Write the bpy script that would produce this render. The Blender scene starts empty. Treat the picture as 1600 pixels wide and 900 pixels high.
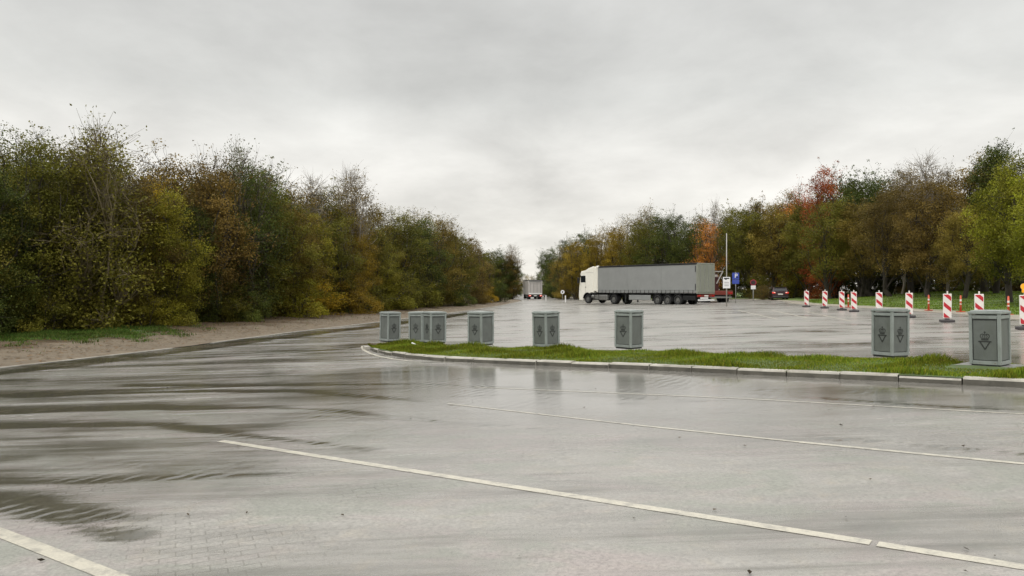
import bpy, bmesh, math, random
import numpy as np
from mathutils import Vector, Matrix
R = math.radians
S = bpy.context.scene
COL = S.collection
F = 1180.0; HZ = 452.0; CAMZ = 1.88

# ------------------------------------------------------------------ camera
cam = bpy.data.cameras.new('camera'); co = bpy.data.objects.new('camera', cam); COL.objects.link(co)
cam.sensor_width = 36; cam.lens = F/1600*36; cam.clip_end = 6000; cam.clip_start = .1
co.location = (0, 0, CAMZ); co.rotation_euler = (R(90)+2/F, 0, 0)
S.camera = co

# ------------------------------------------------------------------ world: overcast sky
SUN_EL, SUN_AZ = 42, 200
w = bpy.data.worlds.new('World'); S.world = w; w.use_nodes = True
nt = w.node_tree; N = nt.nodes; L = nt.links
for n in list(N): N.remove(n)
out = N.new('ShaderNodeOutputWorld'); bg = N.new('ShaderNodeBackground'); bg.inputs[1].default_value = .1
L.new(bg.outputs[0], out.inputs[0])
sky = N.new('ShaderNodeTexSky'); sky.sky_type = 'NISHITA'; sky.sun_disc = False
sky.sun_elevation = R(SUN_EL); sky.sun_rotation = R(SUN_AZ)
tc = N.new('ShaderNodeTexCoord'); sep = N.new('ShaderNodeSeparateXYZ'); L.new(tc.outputs['Generated'], sep.inputs[0])
def M(op, a, b=None, c=None, clamp=False, nodes=None, links=None):
    nodes = nodes or N; links = links or L
    m = nodes.new('ShaderNodeMath'); m.operation = op; m.use_clamp = clamp
    for i, v in enumerate((a, b, c)):
        if v is None: continue
        if isinstance(v, (int, float)): m.inputs[i].default_value = v
        else: links.new(v, m.inputs[i])
    return m.outputs[0]
zz = M('MAXIMUM', sep.outputs[2], 0.0)
den = M('ADD', zz, .24)
cx = M('DIVIDE', sep.outputs[0], den); cy = M('DIVIDE', sep.outputs[1], den)
cb = N.new('ShaderNodeCombineXYZ'); L.new(cx, cb.inputs[0]); L.new(cy, cb.inputs[1])
def noise(scale, det, rough, off, vec, dist=0, nodes=None, links=None, sc3=(1, 1, 1)):
    nodes = nodes or N; links = links or L
    mp = nodes.new('ShaderNodeMapping'); mp.inputs[1].default_value = off; mp.inputs[3].default_value = sc3
    links.new(vec, mp.inputs[0])
    t = nodes.new('ShaderNodeTexNoise'); t.inputs['Scale'].default_value = scale; t.inputs['Detail'].default_value = det
    t.inputs['Roughness'].default_value = rough; t.inputs['Distortion'].default_value = dist
    links.new(mp.outputs[0], t.inputs['Vector']); return t.outputs['Fac']
n1 = noise(.8, 6, .5, (3.1, 1.3, 0), cb.outputs[0], .1)
n2 = noise(2.1, 6, .6, (7.3, 4.4, 0), cb.outputs[0], .2, sc3=(1, .9, 1))
# brightness: brighter low down, greyer overhead band, bright zenith above the deck
nz = M('ADD', M('MULTIPLY', n1, .62), M('MULTIPLY', n2, .38))
cl = M('MULTIPLY', M('SUBTRACT', nz, .5), 1.5)
r1 = N.new('ShaderNodeValToRGB'); e = r1.color_ramp.elements
e[0].position = 0; e[0].color = (1.02, .98, .89, 1)
e[1].position = 1; e[1].color = (3.0, 2.95, 2.85, 1)
for p, c in ((.05, (1.02, .99, .92)), (.15, (.93, .91, .86)), (.24, (.72, .72, .69)), (.36, (.67, .67, .65)), (.52, (1.35, 1.33, 1.28))):
    q = e.new(p); q.color = (*c, 1)
L.new(zz, r1.inputs[0])
k = M('ADD', 1.0, cl)
mul = N.new('ShaderNodeVectorMath'); mul.operation = 'SCALE'
L.new(r1.outputs[0], mul.inputs[0]); L.new(M('MULTIPLY', k, 10.0), mul.inputs['Scale'])
mx = N.new('ShaderNodeMix'); mx.data_type = 'RGBA'; mx.inputs[0].default_value = .965
L.new(sky.outputs[0], mx.inputs[6]); L.new(mul.outputs[0], mx.inputs[7]); L.new(mx.outputs[2], bg.inputs[0])

sl = bpy.data.lights.new('sun', 'SUN'); sl.energy = 1.1; sl.angle = R(25); sl.color = (1, .96, .9)
so = bpy.data.objects.new('sun', sl); COL.objects.link(so)
az = R(SUN_AZ); d = Vector((math.sin(az)*math.cos(R(SUN_EL)), math.cos(az)*math.cos(R(SUN_EL)), math.sin(R(SUN_EL))))
so.rotation_euler = d.to_track_quat('Z', 'Y').to_euler(); so.location = (0, 0, 60)

S.render.engine = 'CYCLES'
S.view_settings.view_transform = 'Standard'; S.view_settings.look = 'None'
S.view_settings.exposure = 0; S.view_settings.gamma = 1
S.cycles.max_bounces = 6; S.cycles.transparent_max_bounces = 4; S.cycles.diffuse_bounces = 3

# ------------------------------------------------------------------ helpers
def gz(x): return .8*math.tanh(x/26.0)
def gzv(x): return .8*np.tanh(x/26.0)
def G(px, py, up=0.0):
    """ground point seen at photo pixel (px,py); up = height above the ground"""
    a = (px-800)/F; b = (py-HZ)/F
    lo, hi = 1.0, 600.0
    f = lambda Y: (CAMZ-gz(a*Y)-up) - b*Y
    for _ in range(60):
        m = (lo+hi)/2
        if f(m) > 0: lo = m
        else: hi = m
    return Vector((a*lo, lo, gz(a*lo)))
def tag(o, label=None, cat=None, group=None, kind=None):
    if label: o['label'] = label
    if cat: o['category'] = cat
    if group: o['group'] = group
    if kind: o['kind'] = kind
    return o
def empty(name, loc, rz=0, **k):
    o = bpy.data.objects.new(name, None); COL.objects.link(o); o.location = loc; o.rotation_euler = (0, 0, rz)
    o.empty_display_size = .2; tag(o, **k); return o
def obj(name, bm, mat, parent=None, smooth=False):
    me = bpy.data.meshes.new(name); bm.normal_update(); bm.to_mesh(me); bm.free()
    if smooth:
        for p in me.polygons: p.use_smooth = True
    me.materials.append(mat)
    o = bpy.data.objects.new(name, me); COL.objects.link(o)
    if parent: o.parent = parent
    return o
def npobj(name, V, Fc, mat, parent=None, smooth=False, attrs=None, link=True):
    me = bpy.data.meshes.new(name)
    V = np.asarray(V, np.float32); Fc = np.asarray(Fc, np.int32)
    k = Fc.shape[1]
    me.vertices.add(len(V)); me.vertices.foreach_set('co', V.ravel())
    me.loops.add(Fc.size); me.loops.foreach_set('vertex_index', Fc.ravel())
    me.polygons.add(len(Fc)); me.polygons.foreach_set('loop_start', np.arange(0, Fc.size, k, dtype=np.int32))
    me.polygons.foreach_set('loop_total', np.full(len(Fc), k, np.int32))
    if smooth: me.polygons.foreach_set('use_smooth', np.ones(len(Fc), bool))
    me.update(calc_edges=True)
    for an, (dom, vals) in (attrs or {}).items():
        a = me.attributes.new(an, 'FLOAT', dom); a.data.foreach_set('value', np.asarray(vals, np.float32))
    me.materials.append(mat)
    o = bpy.data.objects.new(name, me)
    if link: COL.objects.link(o)
    if parent: o.parent = parent
    return o
def copy_tree(o, parent=None):
    c = o.copy(); COL.objects.link(c); c.parent = parent
    for ch in o.children: copy_tree(ch, c)
    return c
def box(bm, c, s, bev=0, rot=None, seg=2):
    m = Matrix.Translation(c)
    if rot is not None: m = m @ rot
    r = bmesh.ops.create_cube(bm, size=1, matrix=m @ Matrix.Diagonal((*s, 1)))
    if bev:
        es = {e for v in r['verts'] for e in v.link_edges}
        bmesh.ops.bevel(bm, geom=list(es), offset=bev, segments=seg, affect='EDGES', profile=.5)
def tube(bm, p0, p1, r0, r1=None, seg=12):
    p0, p1 = Vector(p0), Vector(p1); r1 = r0 if r1 is None else r1
    dd = p1-p0; q = dd.to_track_quat('Z', 'Y').to_matrix().to_4x4()
    bmesh.ops.create_cone(bm, cap_ends=True, segments=seg, radius1=r0, radius2=r1, depth=dd.length,
                          matrix=Matrix.Translation((p0+p1)/2) @ q)
def prism(bm, pts, y0, y1, bev=0):
    """polygon in the x-z plane pushed out along y"""
    a = [bm.verts.new((x, y0, z)) for x, z in pts]; b = [bm.verts.new((x, y1, z)) for x, z in pts]
    n = len(pts); fs = [bm.faces.new(a), bm.faces.new(b[::-1])]
    for i in range(n): fs.append(bm.faces.new((a[i], b[i], b[(i+1) % n], a[(i+1) % n])))
    bmesh.ops.recalc_face_normals(bm, faces=fs)
    if bev:
        es = [e for f in fs[:2] for e in f.edges]
        bmesh.ops.bevel(bm, geom=list(set(es)), offset=bev, segments=3, affect='EDGES', profile=.5)
def nb(): return bmesh.new()

def mat(name, col, rough=.5, metal=0, var=.12, scale=6, spec=.5, emit=None, bump=0, bscale=40, dirt=None):
    m = bpy.data.materials.new(name); m.use_nodes = True; t = m.node_tree; n = t.nodes; l = t.links
    p = n['Principled BSDF']; p.inputs['Roughness'].default_value = rough; p.inputs['Metallic'].default_value = metal
    p.inputs['Specular IOR Level'].default_value = spec
    c = n.new('ShaderNodeTexCoord')
    oi = n.new('ShaderNodeObjectInfo'); ad = n.new('ShaderNodeVectorMath'); ad.operation = 'ADD'; l.new(c.outputs['Object'], ad.inputs[0])
    l.new(M('MULTIPLY', oi.outputs['Random'], 37., None, False, n, l), ad.inputs[1])
    f = noise(scale, 5, .6, (0, 0, 0), ad.outputs[0], .2, n, l)
    mr = n.new('ShaderNodeMapRange'); mr.inputs[3].default_value = 1-var; mr.inputs[4].default_value = 1+var
    mr.inputs[1].default_value = .3; mr.inputs[2].default_value = .7
    l.new(f, mr.inputs[0])
    v = n.new('ShaderNodeVectorMath'); v.operation = 'SCALE'; v.inputs[0].default_value = col
    l.new(mr.outputs[0], v.inputs['Scale']); o = v.outputs[0]
    if dirt:
        g = noise(scale*.6, 6, .7, (5, 5, 0), ad.outputs[0], .5, n, l, sc3=(1, 1, .35))
        fr = n.new('ShaderNodeMapRange'); fr.inputs[1].default_value = .48; fr.inputs[2].default_value = .72; fr.inputs[4].default_value = dirt[3]
        l.new(g, fr.inputs[0]); x = n.new('ShaderNodeMix'); x.data_type = 'RGBA'
        l.new(fr.outputs[0], x.inputs[0]); l.new(o, x.inputs[6]); x.inputs[7].default_value = (*dirt[:3], 1); o = x.outputs[2]
    l.new(o, p.inputs['Base Color'])
    rr = n.new('ShaderNodeMapRange'); rr.inputs[3].default_value = max(.02, rough-.08); rr.inputs[4].default_value = min(1, rough+.08)
    l.new(f, rr.inputs[0]); l.new(rr.outputs[0], p.inputs['Roughness'])
    if bump:
        b = n.new('ShaderNodeBump'); b.inputs['Strength'].default_value = bump; b.inputs['Distance'].default_value = .01
        g = noise(bscale, 4, .6, (1, 2, 3), c.outputs['Object'], 0, n, l); l.new(g, b.inputs['Height']); l.new(b.outputs[0], p.inputs['Normal'])
    if emit:
        p.inputs['Emission Color'].default_value = (*emit[:3], 1); p.inputs['Emission Strength'].default_value = emit[3]
    return m
MT = dict(
    frame=mat('bin_frame', (.235, .262, .248), .38, .0, .12, 5, dirt=(.12, .13, .11, .5)),
    panel=mat('bin_panel', (.115, .127, .118), .45, .0, .15, 4, dirt=(.08, .09, .07, .6), bump=.15),
    dark=mat('dark_paint', (.025, .028, .026), .5),
    black=mat('black_plastic', (.012, .012, .013), .45), rubber=mat('tyre_rubber', (.014, .014, .014), .7, bump=.2),
    white=mat('cab_paint', (.80, .78, .70), .25, var=.04, dirt=(.55, .52, .42, .2)), glass=mat('dark_glass', (.012, .015, .018), .06, var=.05),
    curtain=mat('curtain_vinyl', (.25, .258, .253), .42, var=.06, scale=1.2, dirt=(.2, .21, .2, .5)),
    door=mat('trailer_door', (.235, .245, .205), .5, var=.07, scale=1.5), chrome=mat('rim_metal', (.22, .22, .21), .4, .5),
    tank=mat('tank_metal', (.24, .24, .23), .35, .5), redlit=mat('tail_lamp', (.5, .02, .02), .3, emit=(1, .08, .04, .45)),
    lit=mat('bright_lamp', (.8, .7, .6), .3, emit=(1, .75, .6, .7)),
    redlens=mat('red_lens', (.35, .015, .015), .2), plate=mat('plate_white', (.65, .65, .62), .4),
    red=mat('chassis_red', (.17, .028, .018), .45, dirt=(.12, .03, .02, .6)), maroon=mat('maroon_paint', (.028, .010, .014), .3),
    signwhite=mat('sign_white', (.7, .7, .7), .4, var=.04), signblue=mat('sign_blue', (.03, .06, .33), .35, var=.05),
    signred=mat('sign_red', (.34, .02, .045), .35, var=.05), galv=mat('galvanised', (.33, .33, .32), .4, .3),
    polewhite=mat('pole_paint', (.33, .32, .29), .4), boardred=mat('reflective_red', (.47, .018, .03), .3, var=.08),
    boardwhite=mat('reflective_white', (.74, .70, .66), .3, var=.06, dirt=(.5, .45, .4, .4)), base=mat('recycled_rubber', (.055, .05, .052), .75, bump=.3),
    orange=mat('orange_plastic', (.50, .075, .025), .4, dirt=(.25, .06, .03, .4)), amber=mat('amber_lens', (.75, .34, .01), .2, emit=(1, .5, .02, .25)),
    concrete=mat('kerb_concrete', (.32, .305, .265), .6, var=.25, scale=3, bump=.4, dirt=(.15, .135, .10, .85)),
    slab=mat('slab_concrete', (.16, .16, .15), .5, var=.2, bump=.3), lorrywhite=mat('lorry_grey', (.42, .40, .38), .4, var=.08),
    bark=mat('bark', (.038, .031, .022), .85, var=.3, scale=3, bump=.5), palebark=mat('pale_bark', (.19, .165, .13), .8, var=.25, scale=3),
    drybark=mat('dry_stems', (.13, .105, .055), .85, var=.25, scale=3), maroontruck=mat('dark_red_paint', (.05, .014, .014), .4),
)

# ------------------------------------------------------------------ edges of the paved area
def interp(tab, y):
    ys = [a for a, _ in tab]; vs = [b for _, b in tab]
    return np.interp(y, ys, vs)
LE = [G(*p) for p in ((0, 575), (100, 564), (200, 552.5), (310, 539.5), (345, 534), (450, 520), (590, 503.5), (640, 497), (740, 484), (785, 477))]
XLt = [(-60, -46), (0, -23.5)] + [(p.y, p.x) for p in LE] + [(119, 1.7), (135, 1.2), (160, -.5), (280, -10)]
RE = [G(*p) for p in ((1600, 501), (1490, 490.5), (1340, 481), (1240, 475))]
XRt = [(-60, 21), (RE[0].y-6, RE[0].x-.4)] + [(p.y, p.x) for p in RE] + [(78, 28), (96, 28), (98, 21), (104, 15), (112, 12), (122, 10.5), (280, 12)]
XL = lambda y: interp(XLt, y)
XR = lambda y: interp(XRt, y)
rng = np.random.default_rng(5)

def sheet(name, ys, us, fx, fz, m, attrs=None, smooth=True):
    """grid: rows at ys, columns us -> x = fx(u, y)"""
    Y, U = np.meshgrid(ys, us, indexing='ij'); X = fx(U, Y); Z = fz(X, Y, U)
    V = np.stack([X, Y, Z], -1).reshape(-1, 3); ny, nx = Y.shape
    i = np.arange(ny-1)[:, None]*nx + np.arange(nx-1)[None, :]
    Fc = np.stack([i, i+1, i+nx+1, i+nx], -1).reshape(-1, 4)
    at = {k: ('POINT', f(X, Y, U).ravel()) for k, f in (attrs or {}).items()}
    return tag(npobj(name, V, Fc, m, None, smooth, at), kind='structure')

# --- materials of the ground
def ground_mat(name, kind):
    m = bpy.data.materials.new(name); m.use_nodes = True; t = m.node_tree; n = t.nodes; l = t.links
    p = n['Principled BSDF']; c = n.new('ShaderNodeTexCoord').outputs['Object']
    def mm(op, a, b=None, cc=None, cl=False): return M(op, a, b, cc, cl, n, l)
    def rng_(v, a, b, lo=0., hi=1.):
        r = n.new('ShaderNodeMapRange'); r.inputs[1].default_value = a; r.inputs[2].default_value = b
        r.inputs[3].default_value = lo; r.inputs[4].default_value = hi
        if hasattr(v, 'node'): l.new(v, r.inputs[0])
        return r.outputs[0]
    def mix(f, a, b):
        x = n.new('ShaderNodeMix'); x.data_type = 'RGBA'
        for i, v in ((0, f), (6, a), (7, b)):
            if hasattr(v, 'node'): l.new(v, x.inputs[i])
            elif i == 0: x.inputs[0].default_value = v
            else: x.inputs[i].default_value = (*v, 1)
        return x.outputs[2]
    def att(s):
        a = n.new('ShaderNodeAttribute'); a.attribute_name = s; return a.outputs['Fac']
    nn = lambda sc, det, off, s3=(1, 1, 1), dist=0., ro=.6: noise(sc, det, ro, off, c, dist, n, l, s3)
    return m, n, l, p, mm, rng_, mix, att, nn

def asphalt_material():
    m, n, l, p, mm, rg, mix, att, nn = ground_mat('wet_asphalt', 'a')
    wet, film = att('wet'), att('film'); c_ = n['Texture Coordinate'].outputs['Object']
    a1 = nn(1, 5, (3, 8, 0), (.10, .85, 1), .4)      # broad bands across the fall of the paving
    a2 = nn(1, 4, (13, 2, 0), (.35, 4.5, 1), .5)     # thin bands
    a3 = nn(.33, 5, (1, 1, 0), (1, 1, 1), .5)
    fine = nn(34, 3, (0, 0, 0)); grit = nn(95, 3, (4, 0, 0), (1, 1, 1), 0, .8)
    v = mm('ADD', mm('ADD', mm('MULTIPLY', a1, .5), mm('MULTIPLY', a2, .3)), mm('MULTIPLY', a3, .35))
    fl = rg(mm('ADD', v, mm('MULTIPLY', film, .5)), .58, .98)
    pd = rg(mm('ADD', mm('ADD', wet, mm('ADD', mm('ADD', mm('MULTIPLY', mm('SUBTRACT', a2, .5), 1.1), mm('MULTIPLY', mm('SUBTRACT', a1, .5), 1.7)), mm('MULTIPLY', mm('SUBTRACT', a3, .5), 1.3))), mm('ADD', mm('MULTIPLY', mm('SUBTRACT', fine, .5), .9), mm('MULTIPLY', mm('SUBTRACT', grit, .5), .7))), .22, .72)
    # stains
    st = nn(.9, 7, (9, 1, 0), (.6, 1.3, 1), .8, .7)
    dry = mix(rg(st, .35, .7), (.275, .264, .242), (.195, .187, .171))
    dry = mix(rg(nn(2.6, 6, (2, 7, 0), (1, 1, 1), .3, .7), .52, .75), dry, (.27, .245, .205))
    dry = mix(rg(nn(.55, 5, (21, 4, 0), (1, 1.6, 1), .8, .65), .48, .62, 0, .75), dry, (.25, .215, .205))
    dry = mix(rg(nn(.7, 5, (1, 34, 0), (1, 1.6, 1), .8, .65), .48, .62, 0, .75), dry, (.195, .205, .172))
    dry = mix(rg(nn(1, 5, (5, 9, 0), (.5, 9, 1), 1.2, .7), .60, .72, 0, .6), dry, (.15, .14, .12))
    g = rg(mm('ADD', mm('MULTIPLY', fine, .5), mm('MULTIPLY', grit, .5)), .34, .66, .62, 1.36)
    wetc = mix(rg(st, .3, .7), (.195, .187, .170), (.15, .143, .131))
    base = mix(fl, dry, wetc); base = mix(pd, base, (.075, .070, .055))
    bt = n.new('ShaderNodeTexBrick'); bt.inputs['Scale'].default_value = 1; bt.inputs['Brick Width'].default_value = .22; bt.inputs['Row Height'].default_value = .11
    bt.inputs['Mortar Size'].default_value = .007; bt.inputs['Mortar Smooth'].default_value = .4
    bt.inputs['Color1'].default_value = (1, 1, 1, 1); bt.inputs['Color2'].default_value = (.86, .86, .86, 1); bt.inputs['Mortar'].default_value = (.35, .34, .3, 1)
    bm_ = n.new('ShaderNodeMapping'); bm_.inputs[2].default_value = (0, 0, R(-24)); l.new(c_, bm_.inputs[0]); l.new(bm_.outputs[0], bt.inputs[0])
    pv = mm('MULTIPLY', rg(mm('ADD', att('pav'), mm('MULTIPLY', mm('SUBTRACT', nn(1.3, 5, (8, 8, 0)), .5), 1.6)), .4, .95), .5)
    bx = n.new('ShaderNodeMix'); bx.data_type = 'RGBA'; bx.blend_type = 'MULTIPLY'; l.new(pv, bx.inputs[0]); l.new(base, bx.inputs[6]); l.new(bt.outputs['Color'], bx.inputs[7]); base = bx.outputs[2]
    vs = n.new('ShaderNodeVectorMath'); vs.operation = 'SCALE'; l.new(base, vs.inputs[0]); l.new(g, vs.inputs['Scale'])
    l.new(vs.outputs[0], p.inputs['Base Color'])
    r = mm('ADD', mm('MULTIPLY', mm('SUBTRACT', 1., fl), .33), .065)
    r = mm('ADD', mm('MULTIPLY', r, mm('SUBTRACT', 1., pd)), mm('MULTIPLY', pd, .045))
    l.new(r, p.inputs['Roughness']); p.inputs['IOR'].default_value = 1.55
    b = n.new('ShaderNodeBump'); b.inputs['Distance'].default_value = .006
    l.new(mm('ADD', mm('MULTIPLY', fine, .6), mm('MULTIPLY', grit, .5)), b.inputs['Height'])
    l.new(mm('MULTIPLY', mm('SUBTRACT', 1.05, mm('MAXIMUM', pd, mm('MULTIPLY', fl, .75))), .5), b.inputs['Strength'])
    # slow swells of the water film
    b2 = n.new('ShaderNodeBump'); b2.inputs['Distance'].default_value = .02; b2.inputs['Strength'].default_value = .05
    l.new(nn(1, 3, (2, 2, 0), (1.2, 5, 1), .6), b2.inputs['Height']); l.new(b.outputs[0], b2.inputs['Normal'])
    # wind ripples standing in the deeper water, in patches
    wv = n.new('ShaderNodeTexWave'); wv.inputs['Scale'].default_value = 2.6; wv.inputs['Distortion'].default_value = 5; wv.inputs['Detail'].default_value = 3
    wv.inputs['Detail Scale'].default_value = 1.4
    mp = n.new('ShaderNodeMapping'); mp.inputs[2].default_value = (0, 0, R(62)); mp.inputs[3].default_value = (1, .35, 1); l.new(c_, mp.inputs[0]); l.new(mp.outputs[0], wv.inputs[0])
    b3 = n.new('ShaderNodeBump'); b3.inputs['Distance'].default_value = .03; l.new(wv.outputs['Fac'], b3.inputs['Height'])
    l.new(mm('MULTIPLY', mm('MULTIPLY', rg(nn(.8, 3, (6, 6, 0)), .46, .60), mm('MAXIMUM', pd, mm('MULTIPLY', fl, .3))), .14), b3.inputs['Strength']); l.new(b2.outputs[0], b3.inputs['Normal'])
    l.new(b3.outputs[0], p.inputs['Normal'])
    return m
def paint_material():
    m, n, l, p, mm, rg, mix, att, nn = ground_mat('road_paint', 'a')
    wear = rg(nn(7, 7, (1, 5, 0), (1, 1, 1), .4, .75), .46, .66)
    w2 = rg(nn(60, 3, (1, 5, 0)), .3, .7, .85, 1.1)
    c1 = mix(wear, (.43, .405, .335), (.25, .238, .208))
    vs = n.new('ShaderNodeVectorMath'); vs.operation = 'SCALE'; l.new(c1, vs.inputs[0]); l.new(w2, vs.inputs['Scale'])
    l.new(vs.outputs[0], p.inputs['Base Color']); p.inputs['Roughness'].default_value = .3
    return m
GP = [(G(10, 534), 6.5, 3.6), (G(85, 530), 2.6, 2.2), (G(330, 501), 5, 1.8), (G(440, 496), 6, 1.6), (G(240, 506), 3, 1.2), (G(60, 510), 5, 4)]
def grassy(x, y): return sum(np.exp(-(((x-p.x)/a)**2+((y-p.y)/(b*1.6))**2)) for p, a, b in GP)
def verge_material(left):
    m, n, l, p, mm, rg, mix, att, nn = ground_mat('verge_soil' if left else 'verge_turf', 'a')
    off = att('off')     # metres from the paved edge
    big = nn(.28, 5, (4, 2, 0), (1, 1, 1), .6); mid = nn(1.6, 6, (1, 1, 0), (1, 1, 1), .3, .7); fine = nn(22, 4, (0, 3, 0), (1, 1, 1), 0, .7)
    if left:
        soil = mix(rg(mid, .35, .7), (.155, .122, .08), (.085, .065, .04))
        soil = mix(rg(nn(5, 5, (7, 0, 0), (1, 1, 1), .5, .75), .58, .68), soil, (.07, .048, .032))
        grass = mix(mid, (.045, .085, .018), (.08, .12, .03))
        litter = mix(rg(fine, .4, .6), (.045, .032, .018), (.10, .065, .03))
        gm = rg(mm('ADD', off, mm('MULTIPLY', mm('SUBTRACT', big, .5), 7)), 4.2, 5.4)
        gr = rg(mm('ADD', att('gr'), mm('MULTIPLY', mm('SUBTRACT', mid, .5), 1.2)), .35, .6)
        c1 = mix(gr, mix(gm, soil, litter), grass)
    else:
        grav = mix(rg(mid, .35, .7), (.30, .27, .22), (.18, .16, .125))
        grass = mix(rg(mid, .3, .7), (.08, .14, .02), (.12, .16, .035))
        grass = mix(rg(nn(3.5, 6, (3, 6, 0), (1, 1, 1), .5, .75), .60, .68), grass, (.16, .09, .035))
        gm = rg(mm('ADD', off, mm('MULTIPLY', mm('SUBTRACT', mid, .5), 1.2)), 1.5, 2.0)
        c1 = mix(gm, grav, grass)
    vs = n.new('ShaderNodeVectorMath'); vs.operation = 'SCALE'; l.new(c1, vs.inputs[0]); l.new(rg(fine, .3, .7, .7, 1.25), vs.inputs['Scale'])
    l.new(vs.outputs[0], p.inputs['Base Color']); p.inputs['Roughness'].default_value = .8
    b = n.new('ShaderNodeBump'); b.inputs['Distance'].default_value = .05; b.inputs['Strength'].default_value = .7
    l.new(mm('ADD', fine, mid), b.inputs['Height']); l.new(b.outputs[0], p.inputs['Normal'])
    return m
M_ASPH = asphalt_material(); M_PAINT = paint_material(); M_VL = verge_material(True); M_VR = verge_material(False)
M_EARTH = mat('earth', (.05, .055, .025), .9, var=.3, scale=.3)

# --- ground sheet to the horizon
gs = np.sign(np.linspace(-1, 1, 161))*np.abs(np.linspace(-1, 1, 161))**3*2500
sheet('ground', gs, gs, lambda U, Y: U, lambda X, Y, U: gzv(X)-.3, M_EARTH)

# --- streaks of standing water, in ground metres
def seg_dist(P, A, B, ax=1.0):
    AB = B-A; t = np.clip(((P-A)@AB)/(AB@AB), 0, 1); D = P-(A+t[:, None]*AB); return np.hypot(D[:, 0]*ax, D[:, 1]), t
STREAKS = [ # (pixels of the photo along its middle), half width m at start/end, strength
    ([(-150, 652), (0, 645), (150, 640), (300, 638), (425, 637), (525, 642), (600, 651), (680, 658)], .42, .04, 1.0),
    ([(-200, 668), (0, 666), (130, 665), (250, 664), (350, 677), (475, 691), (590, 705)], .34, .035, 1.0),
    ([(-200, 618), (60, 618), (180, 614), (330, 611), (465, 612), (595, 622), (720, 634)], .50, .05, 1.0),
    ([(200, 603), (400, 603), (645, 600), (735, 604), (1000, 612)], .30, .04, .85),
    ([(-150, 748), (0, 752), (120, 752), (260, 748), (430, 742)], .34, .10, .62),
    ([(-200, 770), (0, 786), (60, 800), (110, 818), (165, 838), (190, 846)], .26, .10, .95),
    ([(30, 790), (120, 797), (200, 815), (235, 838)], .16, .06, .8),
    ([(-60, 590), (100, 572), (300, 547), (420, 530), (590, 510), (700, 495), (760, 486)], 1.0, 1.0, 1.0),
    ([(300, 560), (430, 553), (540, 545), (570, 541)], .25, .2, .6),
    ([(480, 650), (640, 657), (760, 664), (860, 671)], .05, .03, .7),
    ([(1260, 680), (1310, 687), (1380, 690), (1500, 702), (1600, 709)], .03, .045, .9),
    ([(1180, 616), (1300, 624), (1450, 634), (1600, 642)], .10, .12, .8),
    ([(1240, 616), (1420, 610), (1600, 622)], .55, .6, .42),
    ([(1520, 660), (1600, 664), (1700, 668)], .06, .06, .8),
    ([(820, 612), (1000, 622), (1080, 626)], .30, .3, .5),
    ([(840, 742), (1000, 740), (1100, 746)], .10, .05, .45),
]
def wet_attr(X, Y, U):
    P = np.stack([X.ravel(), Y.ravel()], 1); x_, y_ = P[:, 0], P[:, 1]; sm = lambda v, a, b: np.clip((v-a)/(b-a), 0, 1)
    out = .04*sm(y_, 20, 26)+.11*sm(-x_, -1.5, 3)*sm(y_, 6, 9)*(1-sm(y_, 26, 34))+.06
    wob = .10*np.sin(P[:, 0]*1.7+P[:, 1]*.6)+.07*np.sin(P[:, 0]*4.1-P[:, 1]*1.3)+.05*np.sin(P[:, 0]*9.3+2)
    for pts, w0, w1, s in STREAKS:
        A = [np.array(G(*p)[:2]) for p in pts]; n = len(A)-1
        for i in range(n):
            dd, t = seg_dist(P, A[i], A[i+1]); ww = w0+(w1-w0)*((i+t)/n)
            AB = A[i+1]-A[i]; nrm = np.array([-AB[1], AB[0]])/np.hypot(*AB); nrm = nrm if nrm[1] > 0 else -nrm
            far = ((P-A[i])@nrm) > 0; dd = np.abs(dd+wob*ww)
            out = np.maximum(out, s*np.where(far, np.exp(-(dd/(ww*1.5))**1.5*.8), np.exp(-(dd/(ww*.62))**2.6*.7)))
    return out.reshape(X.shape)
def film_attr(X, Y, U):
    f = .22+.50*np.clip((X+5)/7, 0, 1)*np.clip((Y-7)/5, 0, 1)
    k = np.clip((Y-15)/9, 0, 1); f = f*(1-k)+.20*k; f = f+.55*np.exp(-((X-1.5)/5.5)**4)*np.exp(-((Y-15.5)/3.4)**4)+.3*np.exp(-((X-10.5)/3.5)**4)*np.exp(-((Y-12.5)/2)**4); f = f+.22*np.clip((-X+1)/6, 0, 1)*np.clip((Y-6)/4, 0, 1)
    f -= .2*np.clip((7-Y)/3, 0, 1)
    return f
def pav_attr(X, Y, U): return sum(np.exp(-(((X-p.x)/a)**2+((Y-p.y)/b)**2)**1.5) for p, a, b in ((G(330, 860), 1.1, .75), (G(150, 815), 1.3, .5), (G(30, 770), 1.3, .5), (G(460, 740), .9, .35), (G(590, 765), .7, .4)))
ys = np.concatenate([np.arange(-58, 2, 3.), np.arange(2, 16, .12), np.arange(16, 40, .22), np.arange(40, 110, .6), np.arange(110, 281, 3.)])
u = np.linspace(0, 1, 281)
sheet('asphalt', ys, u, lambda U, Y: XL(Y)*(1-U)+XR(Y)*U, lambda X, Y, U: gzv(X), M_ASPH, {'wet': wet_attr, 'film': film_attr, 'pav': pav_attr})

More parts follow.
